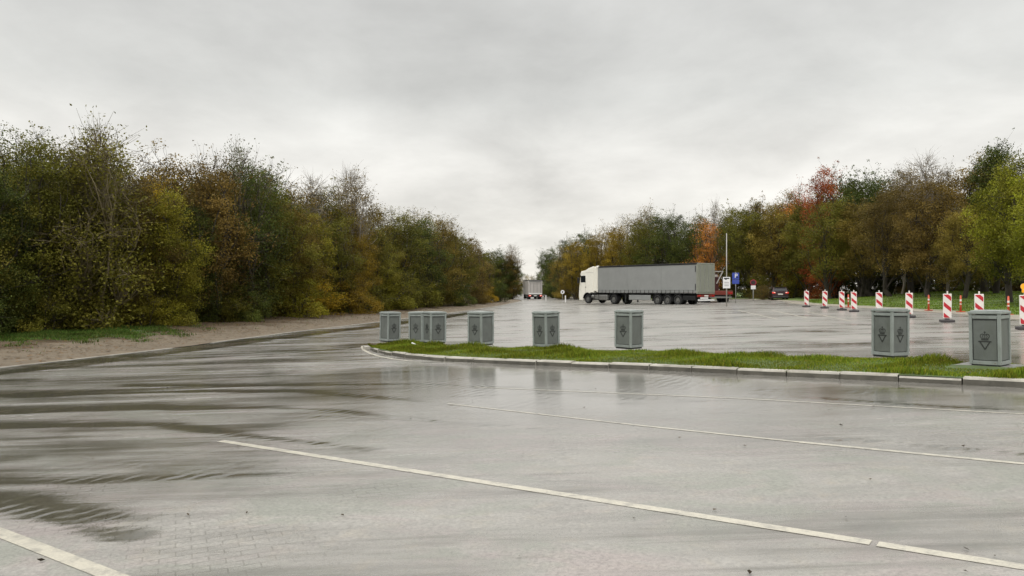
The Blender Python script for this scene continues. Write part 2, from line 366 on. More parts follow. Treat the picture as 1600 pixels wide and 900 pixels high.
# --- verges
so_ = np.array([0, .2, .5, .9, 1.4, 2, 2.7, 3.5, 4.5, 6, 8, 11, 15, 20, 28, 40, 60, 90])
ysv = np.concatenate([np.arange(-58, 15, 3.), np.arange(15, 70, .5), np.arange(70, 140, 1.5), np.arange(140, 281, 6.)])
def lz(X, Y, U): return gzv(X)+.006+.035*(1+np.sin(X*2.3+Y*1.1))*np.clip((U-.5)/2.5, 0, 1)+.03*(1+np.sin(X*5.1-Y*3.3))*np.clip((U-.5)/2, 0, 1)+.35*np.clip((U-3)/6, 0, 1)
sheet('verge', ysv, so_, lambda U, Y: XL(Y)-U-.15, lz, M_VL, {'off': lambda X, Y, U: U, 'gr': lambda X, Y, U: grassy(X, Y)})
def rz(X, Y, U): return gzv(X)+.015+.02*np.sin(X*2.3+Y*1.1)*np.clip(U/1.5, 0, 1)+.08*np.clip((U-1.6)/.6, 0, 1)+.85*np.clip((U-2)/12, 0, 1)*np.clip((84-Y)/14, 0, 1)
def zr(x, y):
    u_ = x-float(XR(y)); return gz(x) if u_ < 0 else float(rz(np.array(x), np.array(y), np.array(u_)))
sheet('lawn_ground', ysv, so_, lambda U, Y: XR(Y)+U, rz, M_VR, {'off': lambda X, Y, U: U})

# --- flush kerb along the left edge, and painted lines
def ribbon(name, pts, wd, m, z=.006, th=0., gap=None, step=.5, kind='structure'):
    """pts: world xy list; a band of width wd centred on them"""
    P = [Vector((p[0], p[1])) for p in pts]; Q = []
    for a, b in zip(P, P[1:]):
        k_ = max(1, int((b-a).length/step)); Q += [a.lerp(b, i/k_) for i in range(k_)]
    Q.append(P[-1]); bm = nb(); prev = None
    for i, q in enumerate(Q):
        t_ = (Q[min(i+1, len(Q)-1)]-Q[max(i-1, 0)]).normalized(); nrm = Vector((-t_.y, t_.x))*wd/2
        row = [bm.verts.new((s.x, s.y, gz(s.x)+zz_)) for s, zz_ in ((q-nrm, z-th), (q-nrm, z), (q+nrm, z), (q+nrm, z-th))]
        if prev:
            for j in ((0, 1, 2) if th else (1,)): bm.faces.new((prev[j], prev[j+1], row[j+1], row[j]))
        prev = row
    bmesh.ops.recalc_face_normals(bm, faces=bm.faces)
    o = obj(name, bm, m); tag(o, kind=kind); return o
lft = [(XL(y)-.09, y) for y in np.arange(8, 29.4, .8)]
ribbon('edge_kerb', lft, .13, MT['concrete'], .014, .06)
ribbon('edge_kerb', [(XL(y)-.09, y) for y in np.arange(31.5, 120, .8)], .13, MT['concrete'], .014, .06)
def line(p, q, wd=.12, name='painted_line', z=.004): ribbon(name, [G(*p)[:2], G(*q)[:2]], wd, M_PAINT, z)
line((345, 689), (1360, 848), .115); line((1371, 850), (1900, 934), .115)
line((-150, 774), (178, 901), .13); line((178, 901), (500, 1026), .13)
line((700, 631), (1000, 665), .05); line((1000, 665), (1250, 691), .06); line((1250, 691), (1900, 754), .085)
line((740, 605), (1160, 623), .05); line((1160, 623), (1900, 664), .055)
line((1206, 485), (1262, 497), .14); line((1150, 484), (1215, 499), .12); line((1260, 487), (1330, 502), .12)
line((905, 500), (985, 500.5), .14); line((1010, 505), (1330, 512), .10)
line((838, 470.5), (905, 468.5), .14)
ribbon('painted_line', [(XR(y)-.12, y) for y in np.arange(20, 78, 1.)], .16, M_PAINT, .004)

# ------------------------------------------------------------------ traffic island
front = [G(*p) for p in ((576, 544.5), (580, 547.5), (590, 551), (608, 555), (640, 560), (700, 565), (850, 571.5), (1000, 577.5), (1200, 587), (1400, 596), (1600, 606), (1900, 622))]
back = [G(*p, .17) for p in ((582, 539.5), (592, 536), (612, 534), (640, 534.5), (700, 538), (850, 541), (1000, 544.5), (1200, 551), (1392, 556.5), (1600, 567), (1900, 583))]
def resample(P, n):
    P = [Vector((p.x, p.y)) for p in P]; L_ = [0]
    for a, b in zip(P, P[1:]): L_.append(L_[-1]+(b-a).length)
    t = np.linspace(0, L_[-1], n)
    return np.stack([np.interp(t, L_, [p.x for p in P]), np.interp(t, L_, [p.y for p in P])], 1)
front[0] = front[0]; fr = resample(front, 90); bk = resample([front[0]]+back, 90)
KW = .22
def island_pt(u, v, inset=0.):
    i = u*89; j = min(int(i), 88); f = i-j
    a = fr[j]*(1-f)+fr[j+1]*f; b = bk[j]*(1-f)+bk[j+1]*f
    return a*(1-v)+b*v
M_TURF = mat('turf', (.055, .085, .02), .9, var=.35, scale=3, bump=.6)
def turfz(x, y, v): return gz(x)+.10+.05*math.sin(v*math.pi)+.015*math.sin(x*3.1+y*1.7)
vs_ = np.linspace(.012, .99, 12); V = []
for iu in range(90):
    for v in vs_:
        p = island_pt(iu/89, v); V.append((p[0], p[1], turfz(p[0], p[1], v)))
i = np.arange(89)[:, None]*12+np.arange(11)[None, :]
tag(npobj('island_turf', V, np.stack([i, i+1, i+13, i+12], -1).reshape(-1, 4), M_TURF, None, True), kind='structure')
# kerb stones: front, tip, back
MT['kerbface'] = mat('kerb_face_wet_shade', (.085, .08, .065), .5, var=.4, scale=4, bump=.4)  # wet concrete, with the shade on the front face mixed into its colour
def kerb_run(pts, n_seed, side=1):
    rr = random.Random(n_seed); P = [Vector((p[0], p[1])) for p in pts]; L_ = [0]
    for a, b in zip(P, P[1:]): L_.append(L_[-1]+(b-a).length)
    def at(s): return Vector((np.interp(s, L_, [p.x for p in P]), np.interp(s, L_, [p.y for p in P])))
    bm = nb(); s = 0
    while s < L_[-1]-.2:
        ln = min(1.0 if s > 3.2 else .7, L_[-1]-s); g = .026 if s > 6 else .04; k_ = max(1, int(ln/.25)); prev = None
        hz = rr.uniform(-.018, .012); oo = rr.uniform(-.025, .025)
        for q in range(k_+1):
            ss = s+g/2+(ln-g)*q/k_; c = at(ss); t_ = (at(ss+.1)-at(ss-.1)).normalized(); nr = Vector((-t_.y, t_.x))*side
            row = []
            for o_, z_ in ((0, -.06), (0, .085), (.025, .115), (KW, .12), (KW, .02)):
                pp = c+nr*(o_+oo); row.append(bm.verts.new((pp.x, pp.y, gz(pp.x)+z_+hz)))
            if prev:
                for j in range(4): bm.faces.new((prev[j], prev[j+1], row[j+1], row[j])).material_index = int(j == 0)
            else: bm.faces.new(row)
            prev = row
        bm.faces.new(prev[::-1]); s += ln
    bmesh.ops.recalc_face_normals(bm, faces=bm.faces)
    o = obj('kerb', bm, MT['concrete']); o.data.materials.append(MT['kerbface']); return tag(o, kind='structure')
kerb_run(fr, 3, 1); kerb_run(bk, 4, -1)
ribbon('painted_line', [G(*p)[:2] for p in ((567, 540.5), (566, 543), (569, 547.5), (578, 552.5), (592, 557), (615, 561.5), (645, 565))], .11, M_PAINT, .008, step=.2)

# grass blades
def leaf_mat(name, tr=.25, useobj=True, c1=None, c2=None):
    m = bpy.data.materials.new(name); m.use_nodes = True; t = m.node_tree; n = t.nodes; l = t.links
    p = n['Principled BSDF']; o = n['Material Output']
    a = n.new('ShaderNodeAttribute'); a.attribute_name = 'lv'
    b = n.new('ShaderNodeAttribute'); b.attribute_name = 'lh'
    if useobj:
        oi = n.new('ShaderNodeObjectInfo'); base = oi.outputs['Color']
        hs = n.new('ShaderNodeMix'); hs.data_type = 'RGBA'
        mm = M('MULTIPLY', b.outputs['Fac'], oi.outputs['Alpha'], None, True, n, l)
        l.new(mm, hs.inputs[0]); l.new(base, hs.inputs[6]); hs.inputs[7].default_value = (.20, .135, .028, 1); base = hs.outputs[2]
    else:
        hs = n.new('ShaderNodeMix'); hs.data_type = 'RGBA'; l.new(b.outputs['Fac'], hs.inputs[0])
        hs.inputs[6].default_value = (*c1, 1); hs.inputs[7].default_value = (*c2, 1); base = hs.outputs[2]
    v = n.new('ShaderNodeVectorMath'); v.operation = 'SCALE'; l.new(base, v.inputs[0]); l.new(a.outputs['Fac'], v.inputs['Scale'])
    l.new(v.outputs[0], p.inputs['Base Color']); p.inputs['Roughness'].default_value = .6; p.inputs['Specular IOR Level'].default_value = .12 if useobj else .02
    ts = n.new('ShaderNodeBsdfTranslucent'); l.new(v.outputs[0], ts.inputs[0])
    mx_ = n.new('ShaderNodeMixShader'); mx_.inputs[0].default_value = tr
    l.new(p.outputs[0], mx_.inputs[1]); l.new(ts.outputs[0], mx_.inputs[2]); l.new(mx_.outputs[0], o.inputs['Surface'])
    return m
def blades(name, P, h, wd, m, seed, lean=.5):
    r = np.random.default_rng(seed); n = len(P); P = np.asarray(P)
    a = r.uniform(0, 2*np.pi, n); hh = h*r.uniform(.45, 1.25, n) if np.isscalar(h) else h*r.uniform(.6, 1.2, n)
    dx, dy = np.cos(a)*wd/2, np.sin(a)*wd/2
    b = r.uniform(0, 2*np.pi, n); ln = lean*hh*r.uniform(.1, 1, n); lx, ly = np.cos(b)*ln, np.sin(b)*ln
    V = np.zeros((n, 4, 3)); V[:, 0] = P; V[:, 0, 0] -= dx; V[:, 0, 1] -= dy; V[:, 1] = P; V[:, 1, 0] += dx; V[:, 1, 1] += dy
    V[:, 2] = P; V[:, 2, 0] += dx*.7+lx*.4; V[:, 2, 1] += dy*.7+ly*.4; V[:, 2, 2] += hh*.6
    V[:, 3] = P; V[:, 3, 0] += lx; V[:, 3, 1] += ly; V[:, 3, 2] += hh
    Fc = np.arange(n*4).reshape(n, 4)
    bl = .5+.5*np.sin(P[:, 0]*1.3+np.sin(P[:, 1]*1.9)*2)*np.sin(P[:, 1]*1.1+P[:, 0]*.4)
    lv = r.uniform(.45, 1.45, n)*(.62+.75*bl); lh = np.clip(r.normal(.3, .3, n)+.3*(1-bl), 0, 1)
    o = npobj(name, V.reshape(-1, 3), Fc, m, None, False, {'lv': ('FACE', lv), 'lh': ('FACE', lh)})
    return o
M_GRASS = leaf_mat('grass_blades', .3, False, (.085, .15, .014), (.25, .25, .03))
M_LAWN = leaf_mat('lawn_blades', .3, False, (.10, .19, .022), (.19, .22, .04))
M_ROUGHGRASS = leaf_mat('rough_blades', .3, False, (.055, .12, .02), (.11, .13, .035))
SLAB = G(1545, 574, .13); NB = 130000
uu = rng.uniform(0, 1, NB)**1.0; vv = rng.uniform(0.05, .97, NB); P = []; Hh = []
for a, b in zip(uu, vv):
    p = island_pt(a, b)
    if abs(p[0]-SLAB[0])+abs(p[1]-SLAB[1]) < .85: continue
    t = .5+.5*math.sin(p[0]*2.1+math.sin(p[1]*2.7)*1.5)*math.sin(p[1]*2.3-p[0]*.7)
    P.append((p[0], p[1], turfz(p[0], p[1], b)-.01)); Hh.append(.035+.13*t**3+(.05*t if b > .8 else 0))
tag(blades('grass', P, np.array(Hh), .011, M_GRASS, 1), 'short green grass on the kerbed island in the car park', 'grass', None, 'stuff')
# right lawn and rough grass on the left verge
P = []
for _ in range(60000):
    y = 26+rng.uniform()**1.3*50; off = 1.9+rng.uniform()**1.4*14; x = XR(y)+off
    P.append((x, y, rz(np.array(x), np.array(y), np.array(off))-.01))
tag(blades('lawn_grass', P, .08, .035, M_LAWN, 2), 'mown lawn under the trees beyond the warning boards', 'grass', None, 'stuff')
P = []
while len(P) < 42000:
    y = 22+rng.uniform()**1.2*45; off = 3+rng.uniform()*10; x = XL(y)-off
    if float(grassy(x, y))+rng.uniform(-.2, .2)+.2*math.sin(x*2.1)*math.sin(y*1.7) > .42 or rng.uniform() < .004: P.append((x, y, lz(np.array(x), np.array(y), np.array(off))-.01))
tag(blades('verge_grass', P, .12, .025, M_ROUGHGRASS, 3, .8), 'rough green grass at the foot of the left-hand wood', 'grass', None, 'stuff')
# litter: leaves, twigs and stones lying about
def scatter(name, P, size, m, seed, label, flat=.25, cat='leaf litter'):
    r = np.random.default_rng(seed); n = len(P); P = np.asarray(P); a = r.uniform(0, 2*np.pi, n); s = size*r.uniform(.5, 1.5, n)
    V = np.zeros((n, 4, 3))
    for k_, (ang, rad) in enumerate(((0, 1), (1.57, .5), (3.14, .9), (4.71, .5))):
        V[:, k_] = P; V[:, k_, 0] += np.cos(a+ang)*rad*s; V[:, k_, 1] += np.sin(a+ang)*rad*s; V[:, k_, 2] += .012+flat*s*r.uniform(0, 1, n)
    o = npobj(name, V.reshape(-1, 3), np.arange(n*4).reshape(n, 4), m, None, False, {'lv': ('FACE', r.uniform(.5, 1.4, n)), 'lh': ('FACE', r.uniform(0, 1, n))})
    return tag(o, label, cat, None, 'stuff')
M_LIT = leaf_mat('litter', .05, False, (.05, .03, .015), (.16, .085, .03)); M_BIT = leaf_mat('debris', .0, False, (.02, .016, .012), (.05, .035, .02))
P = []
for _ in range(30000):
    y = 18+rng.uniform()**1.2*90; off = rng.uniform()**.6*11; x = XL(y)-off
    P.append((x, y, lz(np.array(x), np.array(y), np.array(off))))
scatter('fallen_leaves', P, .055, M_LIT, 4, 'brown fallen leaves strewn over the bare soil verge')
P = []
for _ in range(170):
    y = 4+rng.uniform()**1.6*40; x = rng.uniform(-.75, .75)*y
    if XL(y)+.2 < x < XR(y): P.append((x, y, gz(x)))
scatter('debris', P, .022, M_BIT, 5, 'dark bits of leaf and twig lying on the wet paving', .6, 'debris')
P = []
for _ in range(500):
    a, b = rng.uniform(), rng.uniform(.05, .95); p = island_pt(a, b); P.append((p[0], p[1], turfz(p[0], p[1], b)+.05))
scatter('island_leaves', P, .03, M_LIT, 6, 'a few brown leaves caught in the island grass')

# ------------------------------------------------------------------ litter bins with crown emblems
BH, BS = 1.07, .60
def emblem_bm(face):
    """crown over an inverted triangle, on the face whose outward normal is -y, turned by face*90 degrees"""
    bm = nb(); y = -BS/2+.018
    def bar(x0, z0, x1, z1, t=.018):
        a = math.atan2(z1-z0, x1-x0); ln = math.hypot(x1-x0, z1-z0)
        box(bm, ((x0+x1)/2, y, (z0+z1)/2), (ln, .006, t), 0, Matrix.Rotation(-a, 4, 'Y'))
    T = .48
    bar(-.125, T, .125, T, .022); bar(-.095, T-.005, 0, T-.15, .022); bar(.095, T-.005, 0, T-.15, .022)
    bar(-.065, T+.036, .065, T+.036, .022); bar(-.065, T+.058, .065, T+.058, .008)
    for sx in (-1, 1):
        q = [(.065, T+.06), (.088, T+.10), (.075, T+.135), (.04, T+.145), (.012, T+.125)]
        for (a, b), (c, d_) in zip(q, q[1:]): bar(sx*a, b, sx*c, d_, .011)
        q = [(.03, T+.06), (.045, T+.10), (.03, T+.13)]
        for (a, b), (c, d_) in zip(q, q[1:]): bar(sx*a, b, sx*c, d_, .008)
    bar(0, T+.06, 0, T+.15, .010); bar(0, T+.15, 0, T+.195, .012); bar(-.02, T+.178, .02, T+.178, .010)
    bmesh.ops.rotate(bm, verts=bm.verts, cent=(0, 0, 0), matrix=Matrix.Rotation(face*math.pi/2, 3, 'Z'))
    return bm
def make_bin(loc, rz, label, faces, slab=False, broken=False):
    t = empty('litter_bin', loc, rz, label=label, cat='litter bin', group='grey litter bins on the island')
    h = BS/2
    f = nb()
    for sx in (-1, 1):
        for sy in (-1, 1): box(f, (sx*(h-.03), sy*(h-.03), BH/2-.01), (.062, .062, BH-.10), .006)
    for k_ in range(4):
        r_ = Matrix.Rotation(k_*math.pi/2, 4, 'Z')
        for z, hh in ((.075, .07), (BH-.125, .065)):
            box(f, r_ @ Vector((0, -h+.028, z)), (BS-.13, .05, hh), .004, r_)
    obj('frame', f, MT['frame'], t)
    for k_ in range(4):
        b = nb(); r_ = Matrix.Rotation(k_*math.pi/2, 4, 'Z')
        box(b, r_ @ Vector((0, -h+.034, BH/2-.02)), (BS-.155, .024, BH-.285), .004, r_)
        obj('panel', b, MT['panel'], t)
    b = nb(); box(b, (0, 0, BH/2-.02), (BS-.10, BS-.10, BH-.12)); obj('gap_backing', b, MT['black'], t)  # black backing, paints the recess shadow seen in the gaps around the panels
    c = nb(); box(c, (0, 0, BH-.045), (BS+.03, BS+.03, .05), .012, seg=3); box(c, (0, 0, BH-.01), (BS-.04, BS-.04, .022), .008)
    li = obj('lid', c, MT['frame'], t)
    s_ = nb()
    for k_ in range(4):
        r_ = Matrix.Rotation(k_*math.pi/2, 4, 'Z'); box(s_, r_ @ Vector((0, -h+.018, BH-.17)), (BS-.18, .014, .022), 0, r_)
    obj('insertion_slot', s_, MT['black'], t)
    p = nb(); box(p, (0, 0, .02), (BS-.06, BS-.06, .05)); obj('plinth', p, MT['dark'], t)
    for q in faces: obj('emblem', emblem_bm(q), MT['dark'], t)
    if slab:
        g = nb(); box(g, (0, 0, -.02), (1.15, .95, .07), .01); obj('base_slab', g, MT['slab'], t)
    return t
bins = [ # px, base py, px of left edge, of the near corner, of right edge, faces, label
    (608, 535, 593, 605.8, 625, (1,), 'grey litter bin at the far rounded tip of the island, leftmost of all', 0),
    (657, 536, 645.5, 660, 672, (0,), 'grey litter bin half hidden behind another, second from the tip of the island', 0),
    (681, 537.5, 659.6, 672.8, 697.8, (0, 1), 'grey litter bin standing in front of a half hidden one, white scrap beside it', 0),
    (751, 540.5, 731, 752, 771.8, (0,), 'grey litter bin, fourth along, with a faint emblem on its left face only', 0),
    (854, 544.5, 832, 853.5, 875.5, (0, 1), 'grey litter bin in the middle of the row, corner on, emblems on both faces', 0),
    (983, 546, 960.7, 985.7, 1004.8, (0,), 'grey litter bin in the grass below the long trailer, emblem on the wide left face', 0),
    (1392, 560, 1362, 1394, 1421, (0, 1), 'large grey litter bin with pale chipped lid corner, just left of the nearest bin', 0),
    (1547, 575, 1515, 1564, 1580, (0,), 'nearest and largest grey litter bin, on a concrete slab at the right end', 1)]
for px, py, xl, xc, xr, fc, lab, slab in bins:
    g = G(xc, py, .13); best = None
    for a in range(-89, 0):     # direction of the left face's run from the near corner
        for sc in (.54, .57, .60, .63, .66):
            u_ = Vector((math.cos(R(a)), math.sin(R(a)))); v_ = Vector((-u_.y, u_.x)); n_ = Vector((g.x, g.y))
            l_ = n_-u_*sc; r_ = n_+v_*sc; er = abs(800+F*l_.x/l_.y-xl)+abs(800+F*r_.x/r_.y-xr)+abs(sc-.6)*12
            if best is None or er < best[0]: best = (er, a, sc)
    a = R(best[1]); u_ = Vector((math.cos(a), math.sin(a))); v_ = Vector((-u_.y, u_.x)); s_ = best[2]
    ctr = Vector((g.x, g.y))-u_*s_/2+v_*s_/2
    t = make_bin((ctr.x, ctr.y, gz(ctr.x)+.135), a, lab, fc, slab); t.scale = (s_/.6, s_/.6, 1); t.rotation_euler.x = R(random.Random(px).uniform(-1, 1)); t.rotation_euler.y = R(random.Random(px+1).uniform(-1, 1))
g = G(648, 540, .13); b = nb(); box(b, (0, 0, .02), (.22, .14, .03), .01, Matrix.Rotation(.4, 4, 'Y'))
o = obj('paper_scrap', b, MT['signwhite']); o.location = (g.x, g.y, g.z+.16); tag(o, 'small white paper scrap in the grass beside the paired bins', 'litter')

# ------------------------------------------------------------------ warning boards
def stripe_polys(w, z0, z1):
    """red diagonal stripes clipped to the board, falling to the right"""
    out_ = []; per = .46; th = .185; sl = 1.15*w/ w
    k_ = -3
    while True:
        zc = z1+.03-per*k_; k_ += 1
        if zc < z0-1: break
        q_ = w/2*.9; poly = [(-w/2, zc+q_), (w/2, zc-q_), (w/2, zc-q_-th), (-w/2, zc+q_-th)]
        for zlim, sgn in ((z1, 1), (z0, -1)):
            res = []
            for (a, b) in zip(poly, poly[1:]+poly[:1]):
                ia, ib = (zlim-a[1])*sgn >= 0, (zlim-b[1])*sgn >= 0
                if ia: res.append(a)
                if ia != ib:
                    t_ = (zlim-a[1])/(b[1]-a[1]); res.append((a[0]+t_*(b[0]-a[0]), zlim))
            poly = res
            if not poly: break
        if len(poly) > 2: out_.append(poly)
    return out_
W, Z0, Z1 = .33, .16, 1.20
def make_board():
    t = empty('warning_board', (0, 0, 0))
    b = nb(); box(b, (0, .03, .055), (.52, .42, .11), .03, seg=3); box(b, (0, .03, .13), (.16, .16, .06), .015); obj('base', b, MT['base'], t)
    b = nb(); box(b, (0, 0, (Z0+Z1)/2), (W, .045, Z1-Z0), .02, seg=3); p = obj('panel', b, MT['boardwhite'], t)
    b = nb()
    for side in (-1, 1):
        for poly in stripe_polys(W-.05, Z0+.03, Z1-.03):
            a = [b.verts.new((x*(-side), side*.0265, z)) for x, z in poly]; f = b.faces.new(a)
            f.normal_update()
            if f.normal.y*side < 0: f.normal_flip()
    obj('stripes', b, MT['boardred'], p)
    b = nb(); box(b, (0, 0, Z1+.05), (.055, .04, .11), .012); obj('handle', b, MT['boardwhite'], t)
    return t
boards = [(1260, 480, 'farthest red and white warning board, leftmost in the row by the parked car'),
    (1288.5, 482, 'red and white warning board second from the parked car'),
    (1315.5, 485, 'red and white warning board immediately left of the orange post between two boards'),
    (1334.6, 487.5, 'red and white warning board immediately right of the orange post between two boards'),
    (1373.7, 492, 'red and white warning board whose foot is hidden behind the left corner of a bin'),
    (1420.6, 496.5, 'red and white warning board behind the right edge of the second nearest bin'),
    (1480, 503.5, 'red and white warning board fully in view between the two large bins'),
    (1530, 507, 'red and white warning board standing behind the nearest litter bin'),
    (1602, 515, 'nearest red and white warning board with a yellow lamp, cut by the right edge')]
proto = make_board()
for k_, (px, py, lab) in enumerate(boards):
    o = proto if k_ == 0 else copy_tree(proto); g = G(px, py)
    o.location = (g.x, g.y, gz(g.x)+.004); o.rotation_euler.z = -math.atan2(g.x, g.y)*.55+random.Random(k_).uniform(-.06, .06)
    o.rotation_euler.x = R(random.Random(k_+9).uniform(-1.5, 1.5)); o.rotation_euler.y = R(random.Random(k_+5).uniform(-1.8, 1.8)); tag(o, lab, 'warning board', 'red and white warning boards along the lane')
    if k_ == 8:
        b = nb(); box(b, (0, 0, Z1+.14), (.16, .10, .12), .02); tube(b, (0, -.04, Z1+.29), (0, .04, Z1+.29), .115, .115, 24)
        l_ = obj('warning_lamp', b, MT['amber'], o)
# orange posts
def make_post():
    t = empty('marker_post', (0, 0, 0))
    b = nb(); tube(b, (0, 0, .02), (0, 0, .9), .055, .045, 16); tube(b, (0, 0, .9), (0, 0, .93), .045, .02, 16); p = obj('post', b, MT['orange'], t, True)
    b = nb(); tube(b, (0, 0, .60), (0, 0, .70), .0535, .0525, 16); obj('reflective_band', b, MT['boardwhite'], p); b = nb(); tube(b, (0, 0, .42), (0, 0, .47), .0555, .0545, 16); obj('reflective_band', b, MT['boardwhite'], p)
    b = nb(); box(b, (0, 0, .025), (.34, .34, .05), .015); obj('base', b, MT['orange'], t)
    return t
posts = [(1325.5, 481, 'orange marker post between two warning boards'), (1451, 486, 'orange marker post in front of a tree, left of the fully visible board'),
         (1501, 488.5, 'bright orange marker post on the lawn edge between two warning boards'), (1575.5, 493, 'thin orange marker post behind the lid of the nearest bin')]
pp = make_post()
for k_, (px, py, lab) in enumerate(posts):
    o = pp if k_ == 0 else copy_tree(pp); g = G(px, py); x = XR(g.y)
    o.location = (g.x, g.y, gz(g.x)+.03); tag(o, lab, 'marker post', 'orange marker posts by the lawn')

# ------------------------------------------------------------------ signs
def sign_empty(px, Y, label, cat, name):
    x = (px-800)/F*Y; return empty(name, (x, Y, gz(x)), -math.atan2(x, Y), label=label, cat=cat)
def text_mesh(name, s, size, m, parent, loc, ext=.004, rx=R(90)):
    cu = bpy.data.curves.new(name, 'FONT'); cu.body = s; cu.size = size; cu.extrude = ext; cu.align_x = 'CENTER'; cu.align_y = 'CENTER'; cu.offset = .004*size
    o = bpy.data.objects.new(name, cu); COL.objects.link(o); bpy.context.view_layer.update()
    me = bpy.data.meshes.new_from_object(o.evaluated_get(bpy.context.evaluated_depsgraph_get())); me.materials.clear(); me.materials.append(m)
    bpy.data.objects.remove(o); q = bpy.data.objects.new(name, me); COL.objects.link(q); q.parent = parent; q.location = loc; q.rotation_euler = (rx, 0, 0); return q
t = sign_empty(1135.3, 62, 'tall thin pale pole with a white plate low down, beside the lorry', 'pole', 'tall_pole')
b = nb(); tube(b, (0, 0, 0), (0, 0, 6.0), .05, .035, 16); obj('pole', b, MT['polewhite'], t, True)
b = nb(); box(b, (0, -.07, 1.95), (.58, .02, .92), .01); pl = obj('plate', b, MT['signwhite'], t)
b = nb(); box(b, (0, -.083, 2.30), (.44, .004, .10)); box(b, (-.06, -.083, 2.22), (.16, .004, .06))
for k_ in range(3): box(b, (0, -.083, 1.98-.14*k_), (.36, .004, .03))
obj('pictogram', b, MT['dark'], pl)
t = sign_empty(1149.5, 74, 'blue parking sign on a thin grey post right of the tall pole', 'road sign', 'parking_sign')
b = nb(); tube(b, (0, 0, 0), (0, 0, 3.0), .035, .035, 12); obj('post', b, MT['galv'], t, True)
b = nb(); box(b, (0, -.05, 2.62), (.66, .02, .66), .02); box(b, (0, -.05, 2.06), (.66, .02, .40), .02); q = obj('panel', b, MT['signblue'], t)
text_mesh('lettering', 'P', .58, MT['signwhite'], q, (.04, -.064, 2.63))
b = nb(); box(b, (.14, -.063, 2.50), (.16, .004, .10), 0); obj('pictogram', b, MT['black'], q)
t = sign_empty(1177, 82, 'round dark red sign over a small white plate on a short grey post', 'road sign', 'round_sign')
b = nb(); tube(b, (0, 0, 0), (0, 0, 2.2), .05, .05, 12); obj('post', b, MT['galv'], t, True)
b = nb(); tube(b, (0, -.06, 2.0), (0, -.08, 2.0), .32, .32, 32); q = obj('disc', b, MT['signred'], t)
b = nb(); tube(b, (0, -.081, 2.0), (0, -.084, 2.0), .25, .25, 32); obj('disc_face', b, MT['maroon'], q)
b = nb(); box(b, (0, -.07, 1.47), (.50, .02, .40), .01); obj('plate', b, MT['signwhite'], t)
t = sign_empty(879, 112, 'small round white sign on a thin post before the far trees', 'road sign', 'speed_sign')
b = nb(); tube(b, (0, 0, 0), (0, 0, 1.4), .04, .04, 12); obj('post', b, MT['galv'], t, True)
b = nb(); tube(b, (0, -.05, 1.25), (0, -.07, 1.25), .29, .29, 28); q = obj('disc', b, MT['signwhite'], t)
b = nb(); tube(b, (0, -.072, 1.25), (0, -.076, 1.25), .12, .12, 20); obj('symbol', b, MT['dark'], q)
for px, Y, lab in ((883.5, 104, 'short white marker post right of the small round sign'), (853, 118, 'short white marker post right of the distant lorry')):
    x = (px-800)/F*Y; b = nb(); box(b, (0, 0, .38), (.16, .08, .80), .02); box(b, (0, -.042, .62), (.10, .006, .12))
    o = obj('edge_marker', b, MT['signwhite']); o.location = (x, Y, gz(x)); tag(o, lab, 'marker post')

# ------------------------------------------------------------------ wheels and lorries
def wheel(parent, x, y, r, wd, side, twin=False, rimr=.56):
    """side = +1: outer face towards +y"""
    b = nb(); y0, y1 = y-side*wd, y; n = 32
    prof = [(rimr*r, y1-side*.02), (.80*r, y1), (.95*r, y1-side*.015), (r, y1-side*.06), (r, y0+side*.06), (.95*r, y0), (rimr*r, y0)]
    rings = []
    for k_ in range(n):
        a = 2*math.pi*k_/n; rings.append([b.verts.new((x+q*math.cos(a), yy, r+q*math.sin(a))) for q, yy in prof])
    for k_ in range(n):
        A, B = rings[k_], rings[(k_+1) % n]
        for j in range(len(prof)): b.faces.new((A[j], A[(j+1) % len(prof)], B[(j+1) % len(prof)], B[j]))
    bmesh.ops.recalc_face_normals(b, faces=b.faces)
    ty = obj('wheel', b, MT['rubber'], parent, True)
    b = nb(); tube(b, (x, y-side*.16, r), (x, y-side*.08, r), rimr*r, rimr*r, 28); tube(b, (x, y-side*.10, r), (x, y+side*.0, r), .26*r, .20*r, 16)
    for k_ in range(8):
        a = 2*math.pi*k_/8; tube(b, (x+.38*r*math.cos(a), y-side*.09, r+.38*r*math.sin(a)), (x+.38*r*math.cos(a), y-side*.06, r+.38*r*math.sin(a)), .03, .02, 6)
    ring = nb(); obj('rim', b, MT['chrome'], ty); ring.free()
    return ty
HD = Vector((-.6, .8)); a0 = math.atan2(HD.y, HD.x)
lor = empty('articulated_lorry', (17.2, 70.0, 0), a0, label='long grey curtain-sided lorry with a cream cab facing left across the car park', cat='lorry')
lor.location.z = gz(12.5)-.02
# local frame: x forward from the rear, y = 0 is the near (left) side, body extends to y = -2.5
def ctr(y): return y
b = nb(); box(b, (6.75, -1.25, 2.55), (13.3, 2.44, 2.62), .03); obj('curtain_body', b, MT['curtain'], lor)
b = nb()
rr_ = random.Random(4)
for k_ in range(24):
    x = .55+k_*.553
    box(b, (x, .008, 1.32), (.05, .012, .30)); box(b, (x, .014, 1.235), (.085, .02, .06))
obj('strap_buckles', b, MT['base'], lor)
b = nb()   # curtain hem and faint vertical welds
box(b, (6.8, -.012, 1.47), (13.1, .03, .035), .01); box(b, (6.8, -.012, 1.20), (13.1, .034, .05), .01)
for x in (4.5, 9.0): box(b, (x, -.022, 2.6), (.03, .03, 2.4), .008)
obj('curtain_seams', b, MT['curtain'], lor)
b = nb(); box(b, (6.8, -.03, 3.93), (13.5, .10, .14), .02); box(b, (6.8, -2.47, 3.93), (13.5, .10, .14), .02); box(b, (6.8, -1.25, 3.975), (13.4, 2.4, .06)); obj('roof_rail', b, MT['black'], lor)
